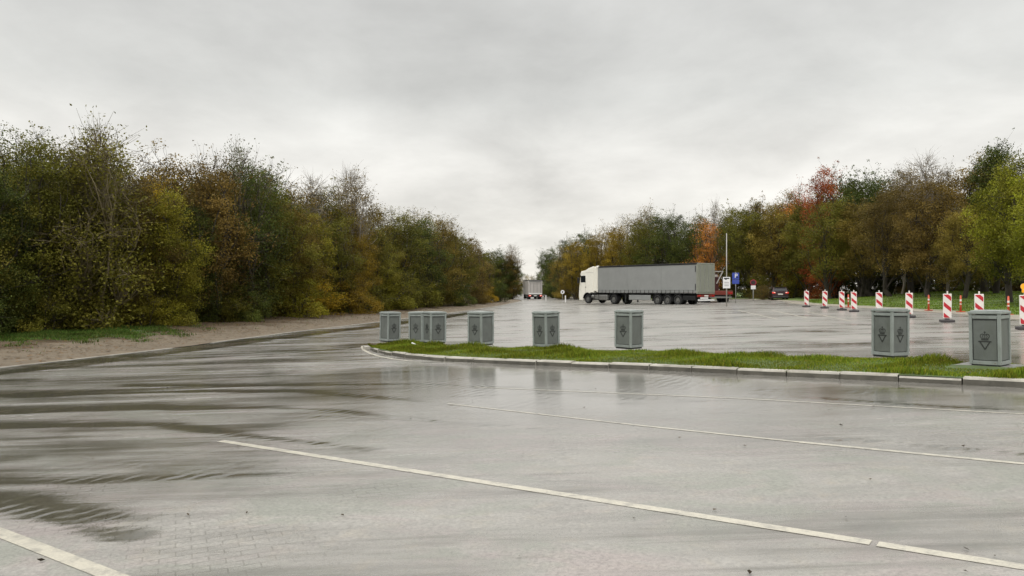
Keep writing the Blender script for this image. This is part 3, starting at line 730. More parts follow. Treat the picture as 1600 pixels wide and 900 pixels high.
b = nb(); box(b, (13.52, -1.25, 2.6), (.14, 2.5, 2.75), .03); box(b, (13.45, -.08, 3.93), (.36, .22, .24), .06); obj('headboard', b, MT['white'], lor)
b = nb()
for yy in (-.06, -2.44): box(b, (.08, yy, 2.55), (.16, .14, 2.8), .015)
box(b, (.08, -1.25, 3.93), (.16, 2.5, .14), .015); box(b, (.08, -1.25, 1.2), (.16, 2.5, .16), .015); obj('rear_frame', b, MT['door'], lor)
for yy in (-.66, -1.84):
    b = nb(); box(b, (-.005, yy, 2.56), (.05, 1.16, 2.56), .012); dr = obj('rear_door', b, MT['door'], lor)
    b = nb()
    for q in (-.30, .30): tube(b, (-.055, yy+q, 1.30), (-.055, yy+q, 3.8), .016, .016, 8)
    obj('lock_bar', b, MT['galv'], dr)
b = nb(); box(b, (.24, .02, 3.45), (.05, .03, .55)); box(b, (.24, .02, 1.75), (.05, .03, .6)); obj('curtain_tensioner', b, MT['black'], lor)
b = nb(); box(b, (6.7, -.75, 1.02), (13.2, .16, .26)); box(b, (6.7, -1.75, 1.02), (13.2, .16, .26))
for x in np.arange(.6, 13.2, 1.1): box(b, (x, -1.25, 1.12), (.10, 2.4, .10))
box(b, (3.7, -1.25, .75), (3.4, 1.6, .35)); box(b, (1.1, -.35, .72), (1.5, .5, .42), .03)
obj('trailer_chassis', b, MT['black'], lor)
b = nb(); box(b, (7.4, -.12, .72), (2.95, .10, .50), .03); obj('side_panel', b, MT['curtain'], lor)
b = nb()
for yy in (-.35, -2.15): tube(b, (9.6, yy, .25), (9.6, yy, 1.1), .07, .09, 10); box(b, (9.6, yy, .22), (.3, .25, .05))
obj('landing_legs', b, MT['dark'], lor)
b = nb(); box(b, (.0, -1.25, .52), (.10, 2.3, .16), .02); obj('rear_bumper', b, MT['signwhite'], lor)
b = nb(); box(b, (.06, -1.25, .92), (.12, 2.4, .24), .02); lp_ = obj('lamp_panel', b, MT['red'], lor)
for yy in (-.25, -2.25): b = nb(); box(b, (-.01, yy, .92), (.05, .38, .14), .015); obj('tail_lamp', b, MT['redlens'], lor)
b = nb(); box(b, (-.01, -1.25, .93), (.03, .55, .14)); obj('number_plate', b, MT['plate'], lor)
b = nb(); box(b, (-.014, -.95, .72), (.03, 1.1, .16)); obj('marker_plate', b, MT['signwhite'], lor)
for x in (2.45, 3.75, 5.05):
    wheel(lor, x, -.05, .50, .38, 1); wheel(lor, x, -2.45, .50, .38, -1)
    b = nb(); q = [(x-.62+.0, .50)]
    for k_ in range(9):
        a = math.pi-k_*math.pi/8
        box(b, (x+.60*math.cos(a), -.22, .5+.58*math.sin(a)), (.05, .36, .24), 0, Matrix.Rotation(-(a-math.pi/2)+math.pi/2, 4, 'Y'))
    obj('mudguard', b, MT['black'], lor)
# tractor
CB = 14.1
arch = [(CB+.95+.62*math.cos(a), .5+.66*math.sin(a)) for a in np.linspace(R(150), R(8), 10)]
prof = [(CB, 1.18)]+[(arch[0][0]-.02, 1.18)]+arch[2:]+[(CB+1.65, .33), (CB+2.28, .33), (CB+2.36, .85), (CB+2.32, 1.6), (CB+2.22, 2.15), (CB+2.05, 3.02), (CB+2.10, 3.22), (CB+1.98, 3.5), (CB+1.30, 3.60), (CB+.8, 3.82), (CB+.12, 4.0), (CB, 3.98)]
b = nb(); prism(b, prof, -.02, -2.48, .07); cab = obj('cab', b, MT['white'], lor)
b = nb(); box(b, (CB+1.62, -.018, 2.66), (.74, .02, .72), .03); obj('side_window', b, MT['glass'], cab); b = nb(); box(b, (CB+1.62, -2.482, 2.66), (.74, .02, .72), .03); obj('side_window', b, MT['glass'], cab)
b = nb(); box(b, (CB+2.165, -1.25, 2.62), (.03, 2.24, .86), .01, Matrix.Rotation(-math.atan2(.17, .87), 4, 'Y')); obj('windscreen', b, MT['glass'], cab)
b = nb(); box(b, (CB+2.16, -1.25, 3.16), (.30, 2.3, .10), .03); obj('sun_visor', b, MT['glass'], cab)
b = nb()
for yy in (.14, -2.64): box(b, (CB+2.22, yy, 2.52), (.16, .24, .62), .05)
obj('mirror', b, MT['black'], cab)
b = nb(); box(b, (CB+1.22, -.012, 1.78), (.16, .025, .07), .01); box(b, (CB+2.20, -.02, 1.55), (.05, .03, .05)); obj('door_handle', b, MT['black'], cab)
b = nb(); box(b, (CB+1.22, -.018, 2.0), (.012, .01, 1.6)); box(b, (CB+2.0, -.018, 1.75), (.012, .01, .9)); box(b, (CB+.6, -.018, 3.35), (1.2, .01, .015)); obj('door_gap', b, MT['dark'], cab)
b = nb(); box(b, (CB+2.37, -1.25, .75), (.05, 2.1, .5), .02); box(b, (CB+2.34, -1.25, 1.5), (.05, 1.9, .5), .02); obj('grille', b, MT['black'], cab)
for yy in (-.35, -2.15): b = nb(); box(b, (CB+2.37, yy, .95), (.06, .45, .2), .03); obj('headlight', b, MT['plate'], cab)
b = nb(); box(b, (CB-.22, -.10, 2.6), (.42, .06, 2.5), .02); box(b, (CB-.22, -2.4, 2.6), (.42, .06, 2.5), .02); obj('air_deflector', b, MT['white'], cab)
b = nb()
for a, a2 in zip(arch, arch[1:]):
    m_ = ((a[0]+a2[0])/2, (a[1]+a2[1])/2); an = math.atan2(a2[1]-a[1], a2[0]-a[0])
    box(b, (m_[0], -.14, m_[1]), (.24, .36, .07), .01, Matrix.Rotation(-an, 4, 'Y'))
box(b, (CB-.05, -.3, 1.1), (.9, .6, .14), .02); obj('wheel_arch', b, MT['black'], lor)
b = nb(); box(b, (12.9, -.85, .85), (6.2, .14, .30)); box(b, (12.9, -1.65, .85), (6.2, .14, .30)); box(b, (10.9, -1.25, 1.1), (1.3, 1.2, .12)); box(b, (14.9, -1.25, .9), (1.6, 1.7, .7)); obj('tractor_chassis', b, MT['black'], lor)
b = nb(); box(b, (12.65, -.36, .68), (1.25, .62, .58), .10, seg=4); obj('fuel_tank', b, MT['tank'], lor)
b = nb(); box(b, (13.68, -.36, .72), (.55, .58, .48), .06); tube(b, (13.95, -.1, .78), (14.3, -.1, .78), .18, .18, 16); obj('air_tank', b, MT['tank'], lor)
wheel(lor, CB+.95, -.06, .50, .32, 1); wheel(lor, CB+.95, -2.44, .50, .32, -1)
wheel(lor, 11.1, -.06, .50, .60, 1); wheel(lor, 11.1, -2.44, .50, .60, -1)
b = nb()
for k_ in range(9):
    a = math.pi-k_*math.pi/8; box(b, (11.1+.60*math.cos(a), -.32, .5+.58*math.sin(a)), (.05, .6, .24), 0, Matrix.Rotation(-(a-math.pi/2)+math.pi/2, 4, 'Y'))
obj('rear_mudguard', b, MT['black'], lor)

# red lorry behind the long trailer
Yr = 76.5; xr_ = (1126-800)/F*Yr
rl = empty('flatbed_lorry', (xr_, Yr, gz(xr_)), R(96), label='dark red flatbed lorry mostly hidden behind the rear of the grey trailer', cat='lorry')
b = nb(); box(b, (4.5, 0, 1.05), (9, 2.5, .16), .02); box(b, (0, 0, .98), (.12, 2.55, .42), .03); fb = obj('bed', b, MT['red'], rl)
b = nb(); box(b, (4.5, -.4, .8), (9, .14, .3)); box(b, (4.5, .4, .8), (9, .14, .3)); box(b, (.9, 0, .6), (1.6, 2.0, .3)); obj('chassis', b, MT['black'], rl)
b = nb(); box(b, (-.05, 0, .52), (.1, 2.3, .16), .02); obj('rear_bumper', b, MT['tank'], rl)
for yy in (-1.0, 1.0): b = nb(); box(b, (-.08, yy, .95), (.06, .42, .16), .02); obj('tail_lamp', b, MT['redlens'], rl)
b = nb(); box(b, (1.2, .45, 1.9), (1.6, .9, 1.5), .12); box(b, (1.2, .45, 2.7), (1.1, .7, .45), .1); obj('load_body', b, MT['maroontruck'], rl)
b = nb(); box(b, (.22, .0, 2.55), (.08, .10, 1.45), .01, Matrix.Rotation(R(28), 4, 'X')); box(b, (.22, .22, 3.15), (.08, .8, .09), .01); box(b, (.22, .42, 2.72), (.06, .34, .2), .01); obj('crane_arm', b, MT['polewhite'], rl)
b = nb(); box(b, (9.9, 0, 1.95), (1.9, 2.45, 2.5), .12, seg=3); obj('cab', b, MT['maroontruck'], rl)
for x in (1.2, 2.5, 9.9):
    wheel(rl, x, 1.2, .48, .5, 1); wheel(rl, x, -1.2, .48, .5, -1)

# distant lorry seen from behind
Yd = 134.; xd = (836.5-800)/F*Yd
dl = empty('box_lorry', (xd, Yd, gz(xd)), R(95.5), label='distant pale lorry seen from behind, tail lamps lit, leaving down the far road', cat='lorry')
b = nb(); box(b, (4.5, 0, 2.05), (9.0, 2.5, 2.5), .04); obj('body', b, MT['lorrywhite'], dl)
b = nb(); box(b, (4.5, 0, 3.36), (9.05, 2.52, .14), .02); obj('roof', b, MT['dark'], dl)
for yy in (-.6, .6):
    b = nb(); box(b, (-.02, yy, 1.95), (.05, 1.1, 2.0), .015); r1_ = obj('rear_door', b, MT['lorrywhite'], dl)
    b = nb(); tube(b, (-.06, yy*.5, 1.0), (-.06, yy*.5, 2.9), .02, .02, 8); tube(b, (-.06, yy*1.5, 1.0), (-.06, yy*1.5, 2.9), .02, .02, 8); obj('lock_bar', b, MT['dark'], r1_)
b = nb(); box(b, (-.02, 0, 3.12), (.05, 2.2, .22)); box(b, (-.03, 0, 2.72), (.04, 2.0, .06)); obj('header_panel', b, MT['tank'], dl)
b = nb(); box(b, (-.05, 0, .98), (.1, 2.4, .22), .02); obj('rear_step', b, MT['signwhite'], dl)
b = nb(); box(b, (4.5, 0, .62), (8.8, 2.0, .5)); box(b, (0, 0, .58), (.12, 2.45, .46), .02); obj('chassis', b, MT['black'], dl)
for yy in (-.98, .98): b = nb(); box(b, (-.09, yy, .62), (.06, .42, .24), .02); obj('tail_lamp', b, MT['redlit'], dl); b = nb(); box(b, (-.125, yy*.97, .64), (.03, .16, .12), .02); obj('tail_lamp', b, MT['lit'], dl)
b = nb(); box(b, (-.08, 0, .62), (.04, .55, .16)); obj('number_plate', b, MT['plate'], dl)
for x in (1.4, 2.7, 7.6): wheel(dl, x, 1.22, .48, .5, 1); wheel(dl, x, -1.22, .48, .5, -1)

# parked car, seen from behind
Yc = 84.; xc_ = (1219.5-800)/F*Yc
car = empty('parked_car', (xc_, Yc, gz(xc_)-.02), R(78), label='dark maroon estate car parked at the tree edge, seen from behind', cat='car')
b = nb()
pr = [(.02, .38), (0, .62), (.05, .95), (.2, 1.02), (3.35, .98), (4.3, .80), (4.45, .62), (4.42, .34), (3.9, .26), (.4, .26)]
prism(b, pr, -.90, .90, .10)
obj('body', b, MT['maroon'], car, False)
b = nb(); gh = [(.16, .98), (.42, 1.42), (.75, 1.49), (2.3, 1.47), (3.25, 1.0)]
va = [b.verts.new((x, -.84+.16*(z-.98)/.5, z)) for x, z in gh]; vb = [b.verts.new((x, .84-.16*(z-.98)/.5, z)) for x, z in gh]
b.faces.new(va); b.faces.new(vb[::-1])
for k_ in range(5): b.faces.new((va[k_], vb[k_], vb[(k_+1) % 5], va[(k_+1) % 5]))
bmesh.ops.recalc_face_normals(b, faces=b.faces); bmesh.ops.bevel(b, geom=list(b.edges), offset=.05, segments=3, affect='EDGES', profile=.5)
ca = obj('cabin', b, MT['maroon'], car)
b = nb(); box(b, (.275, 0, 1.20), (.02, 1.28, .34), .02, Matrix.Rotation(math.atan2(.26, .44), 4, 'Y')); obj('rear_window', b, MT['glass'], ca)
b = nb()
for s_ in (-1, 1):
    for x, ln in ((.95, .6), (1.85, .85)): box(b, (x, s_*.775, 1.20), (ln, .02, .28), .015, Matrix.Rotation(s_*R(17), 4, 'X'))
obj('side_windows', b, MT['glass'], ca)
for s_ in (-1, 1): b = nb(); box(b, (.02, s_*.70, .86), (.12, .36, .16), .04, seg=3); obj('tail_lamp', b, MT['redlit'], car); b = nb(); box(b, (-.02, s_*.62, .90), (.08, .16, .05), .01); obj('reversing_lamp', b, MT['lit'], car)
b = nb(); box(b, (-.01, 0, .70), (.03, .54, .13), .01); obj('number_plate', b, MT['plate'], car)
b = nb(); box(b, (.06, 0, .38), (.22, 1.74, .26), .06); obj('bumper', b, MT['black'], car)
b = nb(); box(b, (.48, 0, 1.47), (.30, 1.2, .04), .015); obj('roof_spoiler', b, MT['black'], car)
for s_ in (-1, 1): b = nb(); box(b, (3.0, s_*.98, 1.02), (.12, .18, .13), .03); obj('wing_mirror', b, MT['maroon'], car)
for x in (.85, 3.55): wheel(car, x, .90, .33, .22, 1, rimr=.62); wheel(car, x, -.90, .33, .22, -1, rimr=.62)

# ------------------------------------------------------------------ trees
M_LEAF = leaf_mat('foliage', .28)
def tubes_np(paths):
    """paths: list of (points Nx3, radii N, sides) -> verts, quads"""
    VV, FF, o_ = [], [], 0
    for P, rad, k_ in paths:
        P = np.asarray(P, float); n = len(P); T = np.gradient(P, axis=0); T /= np.linalg.norm(T, axis=1)[:, None]+1e-9
        ref = np.array([.31, .95, .05]); A = np.cross(T, ref); A /= np.linalg.norm(A, axis=1)[:, None]+1e-9; B = np.cross(T, A)
        an = np.arange(k_)*2*np.pi/k_; rad = np.asarray(rad)[:, None, None]
        V = P[:, None, :]+rad*(np.cos(an)[None, :, None]*A[:, None, :]+np.sin(an)[None, :, None]*B[:, None, :])
        i = np.arange(n-1)[:, None]*k_; j = np.arange(k_)[None, :]; jn = (j+1) % k_
        FF.append(np.stack([i+j, i+jn, i+k_+jn, i+k_+j], -1).reshape(-1, 4)+o_); VV.append(V.reshape(-1, 3)); o_ += n*k_
    return np.concatenate(VV), np.concatenate(FF)
def curve(a, b, n, bend, r):
    a, b = np.asarray(a, float), np.asarray(b, float); t = np.linspace(0, 1, n)[:, None]; ln = np.linalg.norm(b-a)
    off = r.normal(0, 1, 3)*bend*ln
    return a+(b-a)*t+off*(np.sin(t*np.pi))+np.cumsum(r.normal(0, .018*ln, (n, 3)), axis=0)*(t > 0)
def gen_tree(seed, H=10., Rad=2.7, base=.05, nlobe=13, ncl=240, nleaf=75, ls=.11, sig=.34, top=1.0, sprays=26, trunkr=.16, leaves=1., spread=1.0, cone=0., stems=1, bark='bark'):
    r = np.random.default_rng(seed); paths = []
    lob = []
    for k_ in range(nlobe):
        z = base*H+(H*(.93-base))*((k_+.5)/nlobe)
        t = (z/H-base)/(1-base)
        pr = (math.sin(math.pi*min(1, .18+.78*t)**.9) if not cone else (1-t)**.8+.1)
        a = k_*2.4+r.uniform(-.6, .6); rr = Rad*pr*r.uniform(.35, .75)
        if k_ >= nlobe-2: rr *= .4
        lr = Rad*r.uniform(.38, .60)*(.65+.35*pr)*(1 if not cone else .8)
        lob.append((np.array([rr*math.cos(a), rr*math.sin(a), z]), lr))
    nst = stems; tops = []
    for s in range(nst):
        a = s*2*np.pi/nst+r.uniform(0, 1); tp = np.array([math.cos(a)*.9*(nst > 1), math.sin(a)*.9*(nst > 1), H*.9])
        P = curve((math.cos(a)*.12*(nst > 1), math.sin(a)*.12*(nst > 1), -.3), tp, 9, .03, r); tops.append(P)
        paths.append((P, trunkr*np.linspace(1.25, .12, 9)*(1 if nst == 1 else .65), 9))
    pts = []; lfs = []; lv_l = r.uniform(.68, 1.32, nlobe)
    wts = np.array([l[1]**2 for l in lob]); wts /= wts.sum()
    cnt = r.multinomial(ncl, wts)
    for (c, lr), n, lq in zip(lob, cnt, lv_l):
        P = tops[r.integers(nst)]; zf = max(.12, (c[2]*.62)/H); s0 = P[int(np.clip(zf*8, 0, 7))]
        limb = curve(s0, c, 6, .10, r); paths.append((limb, trunkr*np.linspace(.42, .10, 6), 6))
        for _ in range(n):
            v = r.normal(0, 1, 3); v /= np.linalg.norm(v); q = c+v*lr*np.array([1, 1, .9])*r.uniform(.25, 1)**.45*spread
            if q[2] < .12: q[2] = .12+r.uniform(0, .3)
            pts.append(q); lfs.append(lq)
            if r.uniform() < (.8 if nleaf < 45 else .28): paths.append((curve(limb[r.integers(2, 6)], q, 4, .12, r), np.array([.028, .018, .011, .006]), 3))
    for _ in range(sprays):
        c, lr = lob[r.integers(int(nlobe*.4), nlobe)]; v = r.normal(0, 1, 3); v[2] = abs(v[2])*1.4; v /= np.linalg.norm(v)
        q = c+v*lr*r.uniform(1.1, 1.65); P = curve(c+v*lr*.5, q, 5, .08, r); paths.append((P, np.array([.022, .016, .011, .008, .004]), 3))
        for _ in range(3):
            e_ = P[r.integers(2, 4)]+r.normal(0, .35, 3)+v*.3; paths.append((curve(P[2], e_, 3, .05, r), np.array([.009, .006, .003]), 3)); pts.append(e_)
    pts = np.array(pts); n = len(pts); lf = np.array(lfs+[1.]*(n-len(lfs)))
    w_ = r.uniform(.35, 1.5, n); w_[-sprays*3:] *= .07; k_ = np.maximum(0, (w_*nleaf*1.35*leaves)).astype(int)
    idx = np.repeat(np.arange(n), k_); C = pts[idx]; m = len(idx)
    sg = (sig*r.uniform(.6, 1.35, n))[idx][:, None]; sg[idx >= n-sprays*3] *= .3; C = C+np.clip(r.normal(0, 1, (m, 3)), -1.9, 1.9)*sg*np.array([1, 1, .72])
    C[:, 2] = np.maximum(C[:, 2], .03)
    nrm = r.normal(0, 1, (m, 3))+np.array([0, 0, .8]); nrm /= np.linalg.norm(nrm, axis=1)[:, None]
    A = np.cross(nrm, r.normal(0, 1, (m, 3))); A /= np.linalg.norm(A, axis=1)[:, None]+1e-9; B = np.cross(nrm, A)
    s = (ls*.84*r.uniform(.6, 1.35, m))[:, None]
    V = np.stack([C-A*s*.62, C-B*s*.36+A*s*.05, C+A*s*.62, C+B*s*.36+A*s*.05], 1).reshape(-1, 3)
    cv = (r.uniform(.62, 1.35, n)*lf)[idx]; ch = np.clip(r.normal(.35, .33, n), 0, 1)[idx]
    lv = cv*r.uniform(.8, 1.22, m); lh = np.clip(ch+r.normal(0, .12, m), 0, 1)
    Vt, Ft = tubes_np(paths)
    tr = npobj('trunk', Vt, Ft, MT[bark], None, True, link=False)
    cr = npobj('crown', V, np.arange(m*4).reshape(m, 4), M_LEAF, None, False, {'lv': ('FACE', lv), 'lh': ('FACE', lh)}, link=False) if m else None
    return tr, cr
ARCH = {
    'hedge': [gen_tree(s, base=.07, Rad=2.8, nlobe=15, ncl=240, nleaf=90, sig=.31, sprays=34, stems=3) for s in (1, 2, 3)],
    'loose': [gen_tree(s, base=.05, Rad=2.6, nlobe=13, ncl=210, nleaf=52, sprays=60, stems=3, sig=.40, ls=.10) for s in (11, 12)],
    'broad': [gen_tree(s, base=.28, Rad=3.4, nlobe=16, ncl=270, nleaf=88, sprays=30, stems=1, trunkr=.22, sig=.36, ls=.13) for s in (21, 22, 23)],
    'sparse': [gen_tree(s, base=.30, Rad=2.3, nlobe=11, ncl=150, nleaf=26, sprays=80, sig=.36, ls=.11, trunkr=.12, bark='palebark') for s in (31, 32)],
    'bare': [gen_tree(s, base=.35, Rad=2.3, nlobe=12, ncl=330, nleaf=3, sprays=150, sig=.3, ls=.09, trunkr=.10, bark='palebark') for s in (41,)],
    'pine': [gen_tree(51, base=.15, Rad=2.6, nlobe=17, ncl=300, nleaf=75, sig=.30, ls=.11, cone=1, sprays=20)],
    'shrub': [gen_tree(s, H=3., base=.02, Rad=1.7, nlobe=8, ncl=120, nleaf=62, ls=.09, sig=.22, trunkr=.05, sprays=16, stems=3) for s in (61, 62)],
    'bramble': [gen_tree(71, H=7., base=.03, Rad=1.5, nlobe=12, ncl=480, nleaf=20, ls=.09, sig=.35, trunkr=.06, sprays=160, stems=3, bark='drybark')],
}
PAL = {
    'dark green': ((.038, .055, .018), .18), 'olive green': ((.074, .078, .018), .3), 'olive brown': ((.100, .083, .026), .5),
    'brown': ((.088, .066, .028), .3), 'dark brown': ((.058, .046, .021), .3), 'yellow-green': ((.112, .112, .018), .35), 'golden yellow': ((.21, .145, .018), .4),
    'orange': ((.29, .115, .03), .35), 'rusty red': ((.20, .048, .024), .35), 'bright green': ((.118, .130, .016), .35), 'ochre': ((.135, .098, .018), .3), 'pale': ((.20, .18, .15), .2)}
cnt_ = {}
def tree(name, kind, x, y, h, colour, label, cat, group, wide=1.0, seed=0, basez=None, nominal=10.):
    rr = random.Random(seed*7+3); A = ARCH[kind]; tr, cr = A[rr.randrange(len(A))]
    z = basez if basez is not None else gz(x)+.0
    t = empty(name, (x, y, z-.05), rr.uniform(0, 6.28), label=label, cat=cat, group=group); s = h/nominal*(.945 if nominal == 10. else 1.)
    t.scale = (s*wide*rr.uniform(.92, 1.1), s*wide*rr.uniform(.92, 1.1), s)
    col_, al = PAL[colour]; j = rr.uniform(.85, 1.18)
    for src in (tr, cr):
        c = src.copy(); COL.objects.link(c); c.parent = t
        if src is cr: c.color = (col_[0]*j*rr.uniform(1.55, 1.72), col_[1]*j*1.55, col_[2]*j*.95, al)
    return t
ORD = ['first', 'second', 'third', 'fourth', 'fifth', 'sixth', 'seventh', 'eighth', 'ninth', 'tenth', 'eleventh', 'twelfth', 'thirteenth', 'fourteenth', 'fifteenth', 'sixteenth', 'seventeenth', 'eighteenth', 'nineteenth', 'twentieth',
       'twenty-first', 'twenty-second', 'twenty-third', 'twenty-fourth', 'twenty-fifth', 'twenty-sixth', 'twenty-seventh', 'twenty-eighth', 'twenty-ninth', 'thirtieth']
OFF = [(10, 12), (36, 10.5), (48, 8.5), (78, 7.0), (92, 4.6), (120, 3.2), (150, 2.5)]
def left_at(px, extra=0.):
    lo, hi = 15., 140.
    f = lambda Y: (px-800)/F*Y-(XL(Y)-interp(OFF, Y)-extra)
    # ray starts right of the wood edge (f>0) near the camera and crosses it farther away
    for _ in range(50):
        m = (lo+hi)/2
        if f(m) > 0: lo = m
        else: hi = m
    return (px-800)/F*lo, lo
TOPL = [(-200, 190), (0, 192), (60, 203), (130, 212), (200, 228), (260, 236), (330, 232), (370, 222), (410, 250), (440, 264), (500, 285), (560, 300), (600, 322), (640, 318), (700, 335), (730, 362), (760, 382), (800, 392), (815, 420)]
def lheight(px, y, k_=1.): return (HZ-float(np.interp(px, [a for a, _ in TOPL], [b for _, b in TOPL])))/F*y*k_+CAMZ
frontL = [(-150, 'hedge', 'dark green', .8), (-75, 'hedge', 'olive green', .95), (-5, 'hedge', 'dark green', .8), (55, 'hedge', 'olive green', .97), (105, 'loose', 'olive green', .92), (165, 'loose', 'olive green', .9),
    (205, 'hedge', 'dark brown', .85), (252, 'hedge', 'olive green', .72), (300, 'hedge', 'dark green', .72), (335, 'hedge', 'brown', .95), (380, 'loose', 'dark green', .97), (420, 'hedge', 'olive green', .9), (452, 'hedge', 'olive brown', .85),
    (490, 'hedge', 'yellow-green', .78), (525, 'hedge', 'olive green', .75), (560, 'hedge', 'ochre', .68), (595, 'hedge', 'olive green', .80), (630, 'hedge', 'olive green', .92), (662, 'hedge', 'dark green', .92),
    (690, 'hedge', 'olive brown', .95), (715, 'hedge', 'olive green', .9), (742, 'hedge', 'brown', .9), (762, 'hedge', 'olive green', .9), (782, 'hedge', 'dark green', .9), (797, 'hedge', 'brown', .92)]
for k_, (px, kind, colr, f) in enumerate(frontL):
    x, y = left_at(px, .6); h = (lheight(px, y)-gz(x))*f
    tree('broadleaf_tree', kind, x, y, h, colr, f'{colr} tree, {ORD[k_]} from the near end in the left-hand wood front row', 'tree', 'trees of the left-hand wood', 1.0+.15*(px > 600), k_, gz(x)+.25)
backL = [(-120, 'hedge', 'olive green'), (-40, 'hedge', 'olive green'), (30, 'loose', 'dark green'), (90, 'hedge', 'olive green'), (150, 'hedge', 'olive green'), (210, 'loose', 'brown'), (265, 'hedge', 'brown'), (315, 'loose', 'dark brown'), (362, 'loose', 'dark brown'),
    (408, 'hedge', 'dark green'), (445, 'loose', 'brown'), (500, 'hedge', 'olive green'), (535, 'hedge', 'olive brown'), (585, 'hedge', 'olive brown'), (620, 'loose', 'olive green'), (655, 'loose', 'olive brown'), (695, 'loose', 'olive brown'), (735, 'hedge', 'brown'), (775, 'hedge', 'dark green'), (800, 'loose', 'brown')]
for k_, (px, kind, colr) in enumerate(backL):
    x, y = left_at(px, 3.6); h = lheight(px, y)-gz(x)
    tree('broadleaf_tree', kind, x, y, h*1.0, colr, f'{colr} tree, {ORD[k_]} from the near end in the left-hand wood back row', 'tree', 'trees of the left-hand wood', 1.05, 50+k_, gz(x)+.25)
for k_, px in enumerate(range(-180, 800, 52)):
    x, y = left_at(px, 7.5); h = lheight(px, y)*.86-gz(x)
    colr = ('dark green', 'olive green', 'dark brown')[k_ % 3]
    tree('broadleaf_tree', 'hedge', x, y, h, colr, f'{colr} tree, {ORD[k_]} from the near end deep inside the left-hand wood', 'tree', 'trees of the left-hand wood', 1.25, 90+k_, gz(x)+.3)
def bypx(px, ytop, extra, kind, colr, name, label, wide=1., seed=0, cat='tree'):
    x, y = left_at(px, extra); h = (HZ-ytop)/F*y+CAMZ-gz(x)
    return tree(name, kind, x, y, h, colr, label, cat, None, wide, seed, gz(x)+.25, 7. if kind == 'bramble' else (3. if kind == 'shrub' else 10.))
bypx(244, 254, 1.0, 'loose', 'golden yellow', 'maple_tree', 'golden yellow topped maple among dark trees in the left-hand wood', .62, 201)
bypx(262, 292, -.3, 'hedge', 'yellow-green', 'maple_tree', 'yellow-green lower tree in front of the golden topped maple', 1.0, 211)
bypx(150, 215, -.5, 'bramble', 'olive green', 'vine_tangle', 'dry straw-coloured tangle of vines hanging over the left-hand wood', 1.1, 202, 'vines')
bypx(556, 262, 1.2, 'sparse', 'brown', 'birch_tree', 'thin tree with pale trunk and few brown leaves above the left-hand wood', .9, 203)
bypx(545, 258, 3.0, 'bare', 'pale', 'bare_tree', 'bare pale twiggy crown behind the thin brown-leaved tree', .8, 204)
bypx(488, 268, 3.4, 'bare', 'ochre', 'bare_tree', 'almost bare pale crown left of the thin brown-leaved tree', .9, 205)
bypx(372, 215, 1.4, 'sparse', 'dark green', 'birch_tree', 'thin dark-leaved tree sticking up from the brown part of the left-hand wood', .7, 206)
bypx(148, 178, 3.0, 'sparse', 'olive green', 'birch_tree', 'wispy tree top poking above the tangle of vines', .6, 207)
bypx(800, 380, 1.6, 'bare', 'pale', 'bare_tree', 'bare pale tree at the far end of the left-hand wood', 1.0, 208)
SH = [(-60, 'dark green', 2.6), (20, 'dark green', 3.4), (75, 'olive green', 2.6), (125, 'olive brown', 2.0), (190, 'dark brown', 2.2), (228, 'yellow-green', 2.1), (275, 'olive green', 2.6), (318, 'dark green', 2.4), (352, 'olive green', 2.8), (392, 'dark green', 2.4), (428, 'olive green', 2.8), (462, 'yellow-green', 3.4),
      (494, 'golden yellow', 3.0), (522, 'olive green', 2.8), (552, 'ochre', 3.2), (580, 'olive green', 2.8), (606, 'yellow-green', 3.4), (634, 'olive green', 3.2), (662, 'olive green', 3.2), (690, 'olive green', 3.0), (716, 'dark green', 3.0), (744, 'brown', 2.6), (758, 'golden yellow', 2.6), (778, 'dark green', 3.0)]
for k_, (px, colr, h) in enumerate([q for i_, q in enumerate(SH) if i_ % 3 != 1 or q[0] > 560]):
    x, y = left_at(px, -.9+(k_ % 3)*.5)
    tree('shrub', 'shrub', x, y, h, colr, f'{colr} shrub at the foot of the left-hand wood, {ORD[k_]} from its near end', 'shrub', 'shrubs along the left-hand wood', 1.15, 130+k_, gz(x)+.15, 3.)

# right-hand wood
TOPR = [(830, 402), (850, 384), (880, 368), (920, 352), (960, 336), (1000, 325), (1040, 322), (1080, 328), (1110, 322), (1150, 316), (1200, 305), (1250, 290), (1290, 275), (1340, 268), (1400, 262), (1450, 255), (1500, 262), (1540, 235), (1580, 222), (1620, 220), (1800, 200)]
def rtop(px): return float(np.interp(px, [a for a, _ in TOPR], [b for _, b in TOPR]))
frontR = [(1720, 40, 'broad', 'bright green', 1.), (1650, 41, 'broad', 'bright green', .98), (1578, 46, 'broad', 'bright green', .90), (1507, 54, 'broad', 'olive brown', .72), (1452, 60, 'broad', 'brown', .92), (1395, 66, 'broad', 'brown', .90), (1340, 74, 'broad', 'olive brown', .80), (1300, 76, 'broad', 'olive green', .84),
    (1258, 90, 'broad', 'olive green', .86), (1212, 95, 'broad', 'olive brown', .93), (1170, 98, 'broad', 'olive green', .95), (1104, 101, 'loose', 'orange', .9), (1075, 104, 'hedge', 'dark green', .93), (1035, 106, 'hedge', 'dark green', .97), (1000, 108, 'hedge', 'olive green', .93), (965, 110, 'hedge', 'ochre', .93), (930, 112, 'hedge', 'ochre', .93), (900, 116, 'hedge', 'ochre', .92), (882, 124, 'hedge', 'olive brown', .9), (862, 150, 'hedge', 'dark green', .93), (852, 160, 'hedge', 'dark green', .93)]
def rtree(px, y, kind, colr, f, label, seed, wide=1., grp='trees of the right-hand wood', name='broadleaf_tree', ytop=None):
    x = (px-800)/F*y; z = zr(x, y)+.03; h = ((HZ-(ytop or rtop(px)))/F*y+CAMZ-z)*f
    return tree(name, kind, x, y, h, colr, label, 'tree', grp, wide, seed, z)
